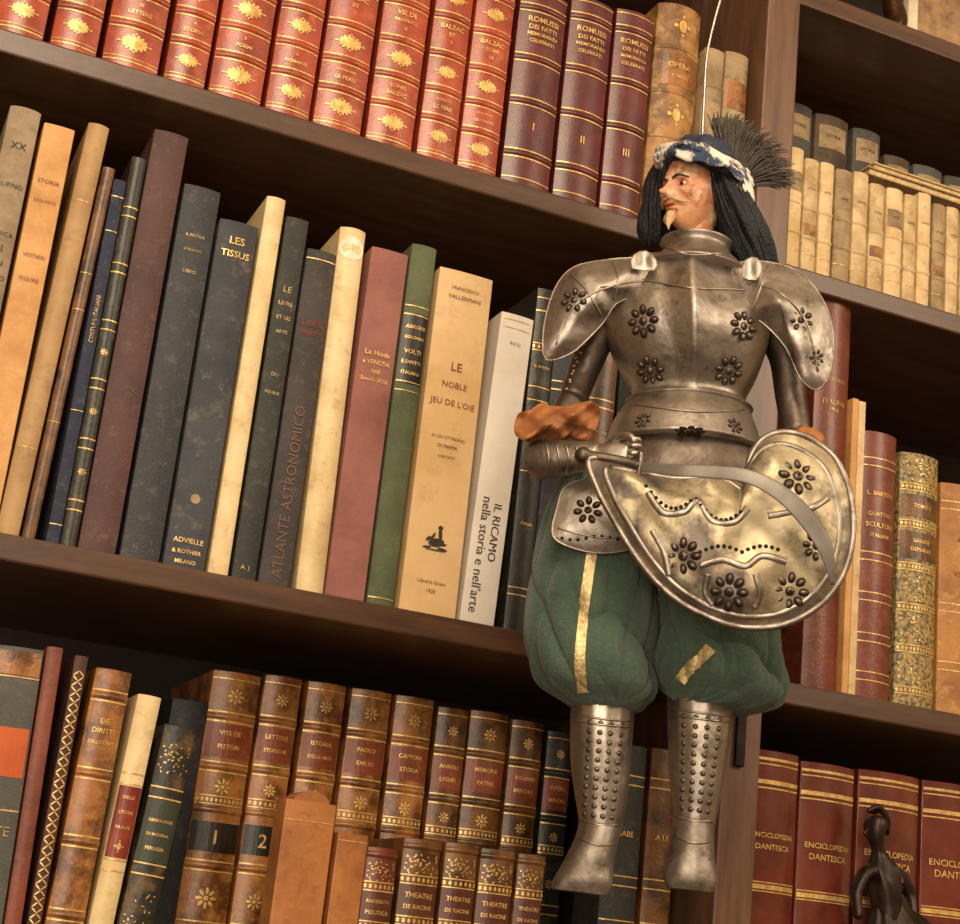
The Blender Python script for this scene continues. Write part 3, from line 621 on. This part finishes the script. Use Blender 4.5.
def hand(w0,dirn,up,sc,name,m,curl=F):
    parts=[tube([w0,w0+dirn*sc*.5,w0+dirn*sc],[sc*.30,sc*.40,sc*.36],16,.75)]
    for i in range(4):
        o=up*sc*(.30-.2*i); L=sc*(.62,.7,.66,.5)[i]; b=w0+dirn*sc*.9+o
        k1=b+dirn*L*.38+curl*L*.15; k2=k1+dirn*L*.05+curl*L*.42; k3=k2-dirn*L*.34+curl*L*.14
        parts.append(tube([b-dirn*sc*.2,b,k1,k2,k3],[sc*.10,sc*.105,sc*.10,sc*.09,sc*.07],10,m=3))
    b=w0+dirn*sc*.45+up*sc*.3
    parts.append(tube([b,b+dirn*sc*.22+up*sc*.18+curl*sc*.15,b+dirn*sc*.5+up*sc*.1+curl*sc*.38,b+dirn*sc*.62-up*sc*.1+curl*sc*.42],[sc*.13,sc*.12,sc*.1,sc*.07],10,m=3))
    return pm(name,*merge(*parts),m)
dirR=(Q(620,456,.09)-Q(560,460,.075)).normalized(); upv=Vector((0,0,1))
gl=tube([Q(540,460,.06),Q(552,459,.07),Q(575,457,.08),Q(600,457,.088)],[19*PX,18*PX,15*PX,13*PX],20); pm('gauntlet_cuff',*gl,STEEL)
T=bvh(gl); rr=merge(*[ridge(T,[(546+i*10,444+i),(549+i*10,458),(546+i*10,474-i)],1.3) for i in range(5)]); pm('raised_edge',*rr,STEELB)
hand(Q(594,457,.088),dirR,upv,34*PX,'hand',STEEL)
hand(Q(768,497,.06),(Q(735,520,.07)-Q(768,497,.06)).normalized(),upv,28*PX,'hand',STEELD)
GREEN=mat('bottle green cloth','#4a6151','#304338',.95,0,16,.8,620,sheen=.2,lo=.35,hi=.7,wear='#7c8a78',wamt=.3,wscale=300,dent=1.0,dscale=16,ridged=True)
def folds(seed):
    def f_(t,u):
        n2=noise.noise(Vector((math.cos(t)*1.4+seed,math.sin(t)*1.4,u*2.0)))
        n1=noise.noise(Vector((math.cos(t)*1.1+seed*2,math.sin(t)*1.1+3,u*1.4)))
        a=.15*n1
        g1=abs(math.sin(4.5*t+seed+2.6*n2+1.0*u))**.5-.66
        g2=abs(math.sin(9*t+seed*3+3.0*n2-1.4*u))**.5-.66
        lo_=max(0,(u-.50)/.5); hi_=max(0,(.45-u)/.45)
        a+=.18*g1*(.35+.65*max(lo_,hi_))+.18*g2*lo_*(1-.3*lo_)+.10*g2*hi_
        dgn=abs(math.sin(2.0*t+9*u+seed*2+3*n1))**.45-.72
        a+=.17*dgn*math.exp(-((u-.60)/.24)**2)
        dg2=abs(math.sin(-3.0*t+12*u+seed+4*n2))**.45-.72
        a+=.10*dg2*math.exp(-((u-.72)/.16)**2)
        sag=.08*math.exp(-((u-.74)/.10)**2)
        return 1+.02+a+sag,0
    return f_
t1=loft([(562,480,642,486,0,.040),(548,510,652,518,0,.050),(538,552,656,560,0,.056),(530,600,654,608,0,.060),(530,645,650,655,0,.060),(542,680,646,692,0,.050),(562,700,638,709,0,.036),(574,708,632,713,0,.029)],n=360,m=24,mod=folds(1.3))
t2=loft([(658,500,774,515,0,.045),(660,550,778,562,0,.053),(662,600,780,613,0,.058),(660,640,782,652,0,.060),(664,676,782,694,0,.050),(672,698,756,712,0,.036),(674,704,734,713,0,.03)],n=360,m=24,mod=folds(4.1))
pm('trousers',*merge(t1,t2),GREEN,label='puffy crumpled bottle green cloth breeches')
GR_=mat('pale gold ribbon','#e8d498','#ac9060',.4,.45,120,.6,400)
pm('gold_ribbon',*drape(bvh(t1),[(593,545),(588,580),(583,620),(580,660),(583,692)],10,.0012,m=30,n=9),GR_)
pm('gold_ribbon',*drape(bvh(t2),[(711,648),(700,660),(688,670),(680,681)],12,.0012,m=16,n=9),GR_)
def flute(t,u): return 1+.014*math.sin(3*t+9*u)+.008*math.sin(14*t),0
def crump(t,u): return 1+.09*noise.noise(Vector((math.cos(t)*1.6,math.sin(t)*1.6,u*3)))*u,0
SHOE=mat('dull sheet steel','#a89e94','#766c62',.5,1.0,22,.4,120,rough2=.6,dent=.25,lo=.35,hi=.66,wear='#44362c',wamt=.6,wscale=50)
for rg,fr,bx in (([(571,702,634,711,0,.028),(570,730,632,738,0,.028),(572,770,630,777,0,.026),(577,808,625,814,0,.022),(580,828,621,833,0,.020)],
      [(579,822,622,828,0,.021),(575,838,618,844,.004,.021),(566,856,614,864,.010,.018),(556,876,612,884,.016,.014),(552,889,606,896,.018,.009)],(590,622,584,612)),
     ([(667,696,733,706,0,.029),(668,735,729,744,0,.029),(670,775,723,784,0,.026),(673,812,716,818,0,.022),(674,824,714,829,0,.020)],
      [(673,818,715,824,0,.021),(671,836,714,842,.004,.021),(667,856,715,862,.010,.018),(665,876,716,882,.016,.014),(667,888,713,893,.018,.009)],(684,720,682,708))):
    g=loft(rg,mod=flute,n=84); pm('greave',*g,STEEL); T=bvh(g)
    pts=[]
    for r_ in range(11):
        y=722+r_*9.2-(6 if bx[0]>650 else 0); u=r_/10
        x0=bx[0]+(bx[2]-bx[0])*u; x1=bx[1]+(bx[3]-bx[1])*u
        for c_ in range(4): pts.append((x0+(x1-x0)*c_/3,y+c_*1.2))
    studs(T,pts,2.8,'embossed_studs',STEELD,hh=.0013)
    r0=rg[0]; 
    mg=[ridge(T,[(r0[0]+4,r0[1]+12+k*6),((r0[0]+r0[2])/2,r0[1]+17+k*6),(r0[2]-4,r0[3]+10+k*6)],1.1) for k in range(2)]
    rl=rg[-1]; mg.append(ridge(T,[(rl[0]+3,rl[1]-8),((rl[0]+rl[2])/2,rl[1]-3),(rl[2]-3,rl[3]-8)],1.2))
    pm('raised_edge',*merge(*mg),STEELB)
    g=loft(fr,n=140,m=10,mod=crump); pm('sabaton',*g,SHOE); T=bvh(g)
    pm('raised_edge',*ridge(T,[(fr[1][0]+5,fr[1][1]),((fr[1][0]+fr[1][2])/2,fr[1][1]+7),(fr[1][2]-5,fr[1][3])],1.0),STEELB)
# ---- head
fa=az+math.radians(46)
HF=Vector((-math.sin(fa),-math.cos(fa),-.10)).normalized(); HR=Vector((0,0,1)).cross(HF).normalized(); HU=HF.cross(HR).normalized()
if HU.z<0: HU=-HU
HC=Q(693,196,.0)
s0=47*PX
def hp(x,y,z): return HC+HR*x*s0+HF*y*s0+HU*z*s0
V=[];Fc=[];NL=128;NT=100
def gz(x,c,w): return math.exp(-((x-c)/w)**2)
for j in range(NT+1):
    ph=math.pi*j/NT; z=math.cos(ph); r=math.sin(ph)
    for i in range(NL):
        th=2*math.pi*i/NL; x=math.sin(th)*r; y=math.cos(th)*r
        wx=.57*(1-.28*max(0,-z)**1.3); X_=x*wx; Y_=y*.78
        if y>0:
            nose=.32*gz(X_,0,.075)*(max(0,(.16-z)/.40) if z>-.24 else gz(z,-.24,.045))*(1 if z<.16 else 0)
            fy=nose
            fy+=.06*gz(X_,0,.10)*gz(z,-.20,.07)+.05*(gz(X_,.1,.05)+gz(X_,-.1,.05))*gz(z,-.2,.05)
            fy-=.14*(gz(X_,.22,.11)+gz(X_,-.22,.11))*gz(z,.05,.09)
            fy+=.08*(gz(X_,.20,.16)+gz(X_,-.20,.16))*gz(z,.20,.05)
            fy+=.09*(gz(X_,.33,.10)+gz(X_,-.33,.10))*gz(z,-.12,.10)
            fy-=.07*(gz(X_,.28,.08)+gz(X_,-.28,.08))*gz(z,-.36,.12)
            fy+=.08*gz(X_,0,.16)*gz(z,-.40,.04)+.08*gz(X_,0,.14)*gz(z,-.52,.045)-.06*gz(X_,0,.16)*gz(z,-.46,.02)
            fy+=.13*gz(X_,0,.17)*gz(z,-.76,.12)
            fy+=.10*y*gz(z,-.6,.35)
            Y_+=fy*min(1,y*2)
        V.append(hp(X_,Y_,z*1.0))
for j in range(NT):
    for i in range(NL): k=(i+1)%NL; Fc.append((j*NL+i,j*NL+k,(j+1)*NL+k,(j+1)*NL+i))
nk=tube([hp(0,-.1,-.5),hp(0,-.12,-.95),hp(0,-.12,-1.35)],[s0*.40,s0*.36,s0*.40],20)
SKIN=mat('painted wood skin','#cc9068','#94402a',.5,0,40,.35,160,lo=.48,hi=.63,coat=.1,wear='#ecd4b4',wamt=.85,wscale=60,wlo=.51)
head=pm('head',*merge((V,Fc),nk),SKIN,label='carved painted wooden head with moustache and beard')
WHT=mat('painted white','#e6dac0',None,.4,0,30,0); BLK=mat('painted black','#16100e',None,.4,0,30,0)
GBE=mat('golden beard','#d8b888','#946c3a',.5,0,60,.2)
def blob(c,r,m,name,sq=(1,1,1),n=14):
    V=[];Fc=[]
    for j in range(n+1):
        for i in range(n):
            p=math.pi*j/n;t=2*math.pi*i/n
            V.append(hp(c[0]+r*sq[0]*math.sin(p)*math.sin(t),c[1]+r*sq[1]*math.sin(p)*math.cos(t),c[2]+r*sq[2]*math.cos(p)))
    for j in range(n):
        for i in range(n): k=(i+1)%n; Fc.append((j*n+i,j*n+k,(j+1)*n+k,(j+1)*n+i))
    return mkobj(name,[v-BASE for v in V],Fc,m,head,True)
for sx in (-1,1):
    blob((sx*.22,.605,.05),.085,WHT,'eye',(1,.6,.5)); blob((sx*.22,.655,.045),.042,BLK,'pupil')
    g=tube([hp(sx*.08,.80,.15),hp(sx*.22,.77,.21),hp(sx*.38,.60,.16)],[s0*.022,s0*.03,s0*.012],8)
    mkobj('eyebrow',[v-BASE for v in g[0]],g[1],BLK,head,True)
    g=tube([hp(sx*.02,.88,-.32),hp(sx*.15,.86,-.34),hp(sx*.28,.70,-.42),hp(sx*.38,.58,-.40)],[s0*.022,s0*.036,s0*.025,s0*.01],8)
    mkobj('moustache',[v-BASE for v in g[0]],g[1],GBE,head,True)
    blob((sx*.55,-.02,-.02),.13,SKIN,'ear',(.4,.7,1.2))
blob((0,.80,-.45),.11,mat('painted lips','#a83420',None,.35,0,30,0),'mouth',(1.1,.55,.3))
bs=[]
for i in range(14):
    a=(i/13-.5)*2; bs.append(tube([hp(a*.10,.82-.05*abs(a),-.60),hp(a*.14,.86-.06*abs(a),-.76),hp(a*.09,.86-.05*abs(a),-.92+.06*abs(a)),hp(a*.03,.82,-1.04+.14*abs(a))],[s0*.02,s0*.03,s0*.026,s0*.008],6,m=3))
g=merge(*bs)
mkobj('beard',[v-BASE for v in g[0]],g[1],GBE,head,True)
HAIR=mat('blue black hair','#090b12','#141a26',.6,0,60,1.0,420,stretch=(6,6,1))
hs=[]
rn=random.Random(5)
def strand(P,r0,r1,jx=4,nn=5):
    pp=[]; ox=rn.uniform(-jx,jx); ph=rn.uniform(0,6)
    for k,(x,y,d) in enumerate(P): pp.append(Q(x+(ox+rn.uniform(-.6,.6)+1.5*math.sin(k*1.8+ph) if k else 0),y+rn.uniform(-2,2),d+rn.uniform(-.002,.002)))
    n=len(pp); hs.append(tube(pp,[PX*(r0+(r1-r0)*k/(n-1)) for k in range(n)],nn,m=3))
wv=lambda a,u:1+.09*math.sin(7*a+4*u)+.05*math.sin(13*a+7*u)+.07*math.sin(11*u+2*a)
hs.append(loft([(704,165,742,175,0,.020),(708,190,750,196,0,.024),(714,215,762,222,.0,.026),(724,240,772,248,.0,.024),(738,262,778,268,0,.018),(750,276,774,279,0,.008)],n=80,m=8,mod=lambda a,u:(wv(a,u),0)))
hs.append(loft([(655,164,676,166,-.02,.014),(645,185,668,188,-.026,.018),(640,208,662,211,-.028,.018),(638,230,662,233,-.028,.016),(642,243,658,245,-.028,.008)],n=60,m=8,mod=lambda a,u:(wv(a,u),0)))
for i in range(45):
    a=rn.random(); b=rn.uniform(.006,.024)
    strand([(708+a*28,168+a*8,b*.7),(714+a*30,192+a*6,b),(722+a*34,215+a*6,b),(732+a*36,240+a*6,b*.9),(742+a*32,260+a*8,b*.7),(750+a*22,279-8*rn.random(),b*.4)],1.2,.5,3)
for i in range(20):
    a=rn.random(); b=rn.uniform(-.026,-.010)
    strand([(662+a*10,164,b),(652+a*12,184,b),(644+a*14,206,b),(641+a*16,226,b),(643+a*14,245-5*rn.random(),b-.004)],1.2,.5,2)
for i in range(10):
    a=i/9; strand([(674+a*52,160,-.035),(668+a*64,200,-.045),(664+a*80,240,-.04)],10,6)
pm('hair',*merge(*hs),HAIR,label='loose blue black hair')
HATD=cloth('midnight felt','#1c2434','#2c3850')
cap=loft([(670,170,738,188,0,.035),(668,157,737,171,-.002,.036),(675,147,731,157,-.004,.030),(689,140,718,147,-.006,.016),(699,139,706,140,-.006,.003)],mod=lambda t,u:(1+.07*math.sin(8*t+3*u)+.03*math.sin(19*t),0))
pm('hat',*cap,HATD,label='soft dark felt hat crown')
def ringpt(a,dy=0,dx=0,dd=0):
    return Q(703+(42+dx)*math.cos(a)+2*math.cos(3*a),162+dy-7*math.sin(a)+(20*math.cos(a) if math.cos(a)>0 else 3*math.cos(a)),(.038+dd)*math.sin(a)+.002)
def brim(r1,r2,dy,dx,ph,am):
    V=[];Fc=[];NA=260;NS=18
    for i in range(NA):
        a=2*math.pi*i/NA; w1=1.3*math.sin(4*a+ph)+.6*math.sin(9*a+2*ph); w2=math.sin(6*a+ph)+.4*math.sin(15*a)
        for s in range(NS):
            t=2*math.pi*s/NS; nz=noise.noise(Vector((a*4+ph,math.cos(t)*1.2,math.sin(t)*1.2)))*am
            rx=(r1+.8*w2+nz)*math.cos(t); ry=(r2+w1+nz)*math.sin(t)
            V.append(ringpt(a,dy=dy+ry+1.5*w1,dx=dx+rx+.9*w2,dd=(rx+.9*w2)*PX))
    for i in range(NA):
        for s in range(NS):
            j=(i+1)%NA; q=(s+1)%NS; Fc.append((i*NS+s,j*NS+s,j*NS+q,i*NS+q))
    return V,Fc
tl=loft([(732,174,748,178,.012,.006),(733,190,753,194,.014,.008),(737,204,754,207,.012,.007),(744,216,752,218,.008,.003)],n=60,m=10,mod=lambda a,u:(1+.12*math.sin(5*a+6*u)+.06*math.sin(11*a+9*u),0))
HATW=mat('white and blue grey cloth','#e8e0d2','#36445c',.95,0,50,.9,240,lo=.50,hi=.56,wear='#a89c88',wamt=.6,wscale=120)
pm('hat_brim',*merge(brim(3.2,5.5,-1,2,1.0,1.4),brim(2.8,4.2,-9,-1,2.3,1.2),tl),HATW,label='soft folded white and blue grey hat brim')
PL=mat('dark grey plume','#645c54','#38322c',.95,0,60,.8,380,lo=.35,hi=.65)
core=loft([(732,184,752,190,-.022,.005),(724,168,760,176,-.024,.007),(718,148,760,156,-.026,.008),(714,130,754,136,-.026,.007),(714,118,742,122,-.026,.004)],n=60,m=8,mod=lambda t,u:(1+.10*math.sin(5*t+4*u)+.10*noise.noise(Vector((math.cos(t)*4,math.sin(t)*4,u*9))),0))
fs=[]
for i in range(480):
    a=rn.random(); ln=.55+.45*rn.random(); dz=rn.uniform(-.016,.012)
    ang=math.radians(-112+a*112)
    bx_=730+a*14; by=180+a*6; Ln=(74-24*a)*ln
    ex=bx_+math.cos(ang)*Ln; ey=by+math.sin(ang)*Ln
    dr=6+10*a
    fs.append(tube([Q(bx_,by,-.02+dz*.4),Q(bx_+(ex-bx_)*.4-1,by+(ey-by)*.5,-.022+dz),Q(bx_+(ex-bx_)*.8,by+(ey-by)*.9,-.022+dz),Q(ex+rn.uniform(1,6),ey+dr*.4*rn.random(),-.022+dz*1.2)],[PX*.9,PX*1.0,PX*.8,PX*.25],4,m=2))
pm('plume',*merge(core,*fs),PL,label='wispy dusty dark grey plume')
rodp=[Q(702,142,0),Q(704,100,0),Q(707,55,0),Q(715,18,0),Q(722,-8,0),Q(730,-60,-.0),Q(735,-180,0)]
e1=Vector((PXL+.014,-.03,rodp[-1].z+.03)); e2=Vector((PXL+.014,-.0125,rodp[-1].z+.028))
g=tube(rodp+[e1,e2],[.0014]*9,8); pm('suspension_rod',*g,mat('bright wire','#b8b0a4',None,.3,1,30,0))
top(pup,'armoured knight marionette in green breeches hanging from a metal rod','marionette')
# ---- shield
SB=Q(725,530,.10); sh=empty('shield',SB)
out=[(590,459),(597,488),(611,515),(634,553),(664,589),(700,613),(742,627),(785,624),(822,603),(845,570),(853,530),(849,490),(834,457),(808,438),(783,432),(762,440),(750,458),(744,482),(728,474),(702,469),(668,470),(630,464)]
g,ed=plate(out,.118,.018,rings=24,pw=3.0,center=(735,535),fn=lambda x,y:.0012*math.sin(x*.09+y*.07)+.0008*math.sin(x*.16-y*.13)); T=bvh(g)
gb,_=plate(out,.115,.018,rings=12,pw=3.0,center=(735,535))
so=mkobj('shield_plate',[v-SB for v in merge(g,gb)[0]],merge(g,gb)[1],BRASS,sh,True,'convex patinated brass shield face')
gr=rim(ed,.0026,10); mkobj('shield_rim',[v-SB for v in gr[0]],gr[1],STEEL,sh,True)
def inset(s): return [(735+(x-735)*s,535+(y-535)*s) for x,y in out]
rg=merge(ridge(T,inset(.89),3.6,closed=True,off=-.0018),*[ridge(T,p,4.2,m=10,off=-.0022) for p in ([(648,492),(662,512),(684,512),(698,500),(712,520),(734,522),(748,508)],[(768,516),(790,512),(812,508),(828,498)],[(652,530),(664,552),(668,576)],[(708,574),(705,592),(712,606)],[(700,566),(722,560),(745,566),(762,556),(786,562)],[(756,574),(760,592),(756,608)])])
mkobj('embossed_scroll',[v-SB for v in rg[0]],rg[1],STEEL,sh,True)
for x,y,r in ((798,476,19),(683,556,17),(729,592,17),(790,591,17),(816,546,14)): rosette(T,x,y,r,sh,SB,8)
sc=[(646+i*5,486+i*1.2+16*abs(math.sin(i*.32))) for i in range(20)]+[(700+i*6,552-6*abs(math.sin(i*.45))) for i in range(14)]
studs(T,sc,2.0,'embossed_studs',HOLE,sh,SB)
top(sh,'embossed brass and steel leaf shaped shield held by the marionette','shield')
# ---- sword
SW=Q(640,464,.14); sw=empty('sword',SW)
bp=[(640,466,.125),(675,470,.15),(715,472,.158),(750,477,.164),(782,494,.166),(808,520,.164),(826,550,.160),(833,585,.150)]
P=[Q(*p) for p in bp]
g=tube(P,[PX*r for r in (5,5.5,6,6.5,7.5,8,6.5,1.5)],12,.14,m=6)
mkobj('blade',[v-SW for v in g[0]],g[1],mat('grey blade steel','#8a857c','#68635c',.5,.5,18,.05),sw,True,'curved grey steel blade')
g=tube([Q(585,455,.112),Q(600,457,.116),Q(622,461,.12),Q(640,466,.125)],[PX*5,PX*4.5,PX*4.5,PX*4],12); mkobj('grip',[v-SW for v in g[0]],g[1],STEELD,sw,True)
g=tube([Q(641,452,.124),Q(640,466,.125),Q(637,480,.124)],[PX*3,PX*3,PX*3],10); mkobj('crossguard',[v-SW for v in g[0]],g[1],STEELD,sw,True)
V=[];Fc=[]; dome(Q(583,455,.112),F,Vector((0,0,1)),PX*8,PX*8,PX*7,V,Fc); mkobj('pommel',[v-SW for v in V],Fc,STEELD,sw,True)
top(sw,'curved steel sabre held in the marionette hand','sword')
# ---------------------------------------------------------------- bronze figurine
BR=mat('dark bronze','#3a2c24','#1e1612',.42,.6,40,.2,120)
yf=.024
def q2(px,py,dy=0): return W(px,py,yf+dy)
fb=Vector((q2(890,960).x,yf,Z3)); fig=empty('bronze_figurine',fb)
sk=[('pel',q2(888,936),.020),('wai',q2(886,910),.0165),('che',q2(884,888),.0205),('neb',q2(881,868),.0110),('nec',q2(879,852),.0062),('jaw',q2(875,840,-.003),.0085),('hed',q2(875,828,-.001),.0150),('crn',q2(877,817,.002),.0150),
('shL',q2(865,873),.0095),('elL',q2(855,894,-.002),.0072),('haL',q2(859,920,-.008),.0055),('shR',q2(900,875),.0095),('elR',q2(911,896),.0072),('haR',q2(914,922,-.008),.0055)]
ix={a[0]:i for i,a in enumerate(sk)}
ee=[('pel','wai'),('wai','che'),('che','neb'),('neb','nec'),('nec','jaw'),('jaw','hed'),('hed','crn'),('neb','shL'),('shL','elL'),('elL','haL'),('neb','shR'),('shR','elR'),('elR','haR')]
me=bpy.data.meshes.new('body'); me.from_pydata([tuple(a[1]-fb) for a in sk],[(ix[a],ix[b]) for a,b in ee],[]); me.materials.append(BR)
bo=bpy.data.objects.new('body',me); COL.objects.link(bo); bo.parent=fig
sm=bo.modifiers.new('skin','SKIN'); sm.use_smooth_shade=True
for i,a in enumerate(sk):
    me.skin_vertices[0].data[i].radius=(a[2],a[2]*.8); me.skin_vertices[0].data[i].use_root=(i==0)
ss=bo.modifiers.new('sub','SUBSURF'); ss.levels=2; ss.render_levels=2
hq=[tube([q2(868,829,-.007),q2(864.5,833,-.009),q2(867.5,836,-.007)],[.0014,.0018,.0014],8)]
for i in range(16):
    a=i/15; hq.append(tube([q2(868+a*6,811+a*2,-.009+.018*a),q2(878+a*3,807+a*3,-.008+.016*a),q2(887+a*1,818+a*3,-.007+.016*a),q2(887,832+a*3,-.004+.012*a)],[.0020,.0030,.0030,.002],8,m=3))
hq=merge(*hq); mkobj('hair',[v-fb for v in hq[0]],hq[1],BR,fig,True)
V=[];Fc=[]
prof=[(0,.044,.006),(.010,.045,.006),(.05,.044,.006),(.09,.045,.007),(q2(886,950).z-fb.z,.046,.007),(q2(886,932).z-fb.z,.042,.008),(q2(886,919).z-fb.z,.030,.005),(q2(886,905).z-fb.z,.0195,.001),(q2(885,894).z-fb.z,.016,-.002)]
for k,(z,r,xo) in enumerate(prof):
    for i in range(96):
        a=2*math.pi*i/96; fk=.12*(1-k/9)+.04; rr=r*(1+fk*abs(math.sin(4.5*a+.4*k))-.5*fk+.03*math.sin(13*a+k)); V.append((xo+rr*math.cos(a),min(rr*.62,.026)*math.sin(a),z+(.006*math.cos(a) if k in (5,6) else 0)))
for k in range(len(prof)-1):
    for i in range(96): j=(i+1)%96; Fc.append((k*96+i,k*96+j,(k+1)*96+j,(k+1)*96+i))
Fc.append(tuple(range(96))[::-1])
mkobj('draped_skirt',V,Fc,BR,fig,True)
top(fig,'small dark bronze figurine of a draped girl before the encyclopedias','figurine')
px0=W(925,20).x
fr=empty('picture_frame',(px0+.03,.03,ZR0)); WF=mat('white painted frame','#d8ccb4','#b8a88c',.5,0,20,.1)
for a,b in (((-.03,0,0),(.09,.012,.014)),((-.03,0,.10),(.09,.012,.114)),((-.03,0,.014),(-.016,.012,.10)),((.076,0,.014),(.09,.012,.10))): box('moulding',a,b,WF,fr,.002)
box('picture',(-.016,.006,.014),(.076,.009,.10),mat('faded print','#6a4c38','#a8845c',.6,0,30,0),fr)
top(fr,'white painted picture frame standing on the shelf','picture frame')
pb=W(905,10,.03); ornb=empty('bronze_ornament',(pb.x-.01,.04,ZR0))
g=tube([Vector((-.028,0,.009)),Vector((-.01,0,.014)),Vector((.006,0,.03)),Vector((.002,.004,.06)),Vector((.004,0,.085))],[.007,.010,.013,.011,.006],14,fdir=Vector((0,1,0)))
mkobj('body',g[0],g[1],mat('bronze','#5c4028','#2c1c12',.35,.8,30,.1),ornb,True)
top(ornb,'small curved bronze ornament beside a white frame','ornament')
def area(loc,tgt,size,pw,col,sy=None):
    l=bpy.data.lights.new('key_fill_light','AREA'); l.energy=pw; l.color=col; l.size=size
    o=bpy.data.objects.new('key_fill_light',l); COL.objects.link(o); o.location=loc
    o.rotation_euler=(Vector(tgt)-Vector(loc)).to_track_quat('-Z','Y').to_euler()
area((-.7,-2.0,1.15),(0,0,0),.9,41,(1,.81,.58))
area((1.4,-1.9,.9),(.3,0,0),.8,22,(1,.81,.58))  # extra light added from the right for contrast on the metal
area((-1.2,-2.2,-.2),(.1,0,-.1),1.4,32,(1,.84,.64))  # low fill light added near the camera, not a ceiling fixture
w=bpy.data.worlds.new('world'); scn.world=w; w.use_nodes=True
w.node_tree.nodes['Background'].inputs[0].default_value=(.9,.62,.4,1); w.node_tree.nodes['Background'].inputs[1].default_value=.22
scn.view_settings.view_transform='Standard'
scn.view_settings.gamma=1.03
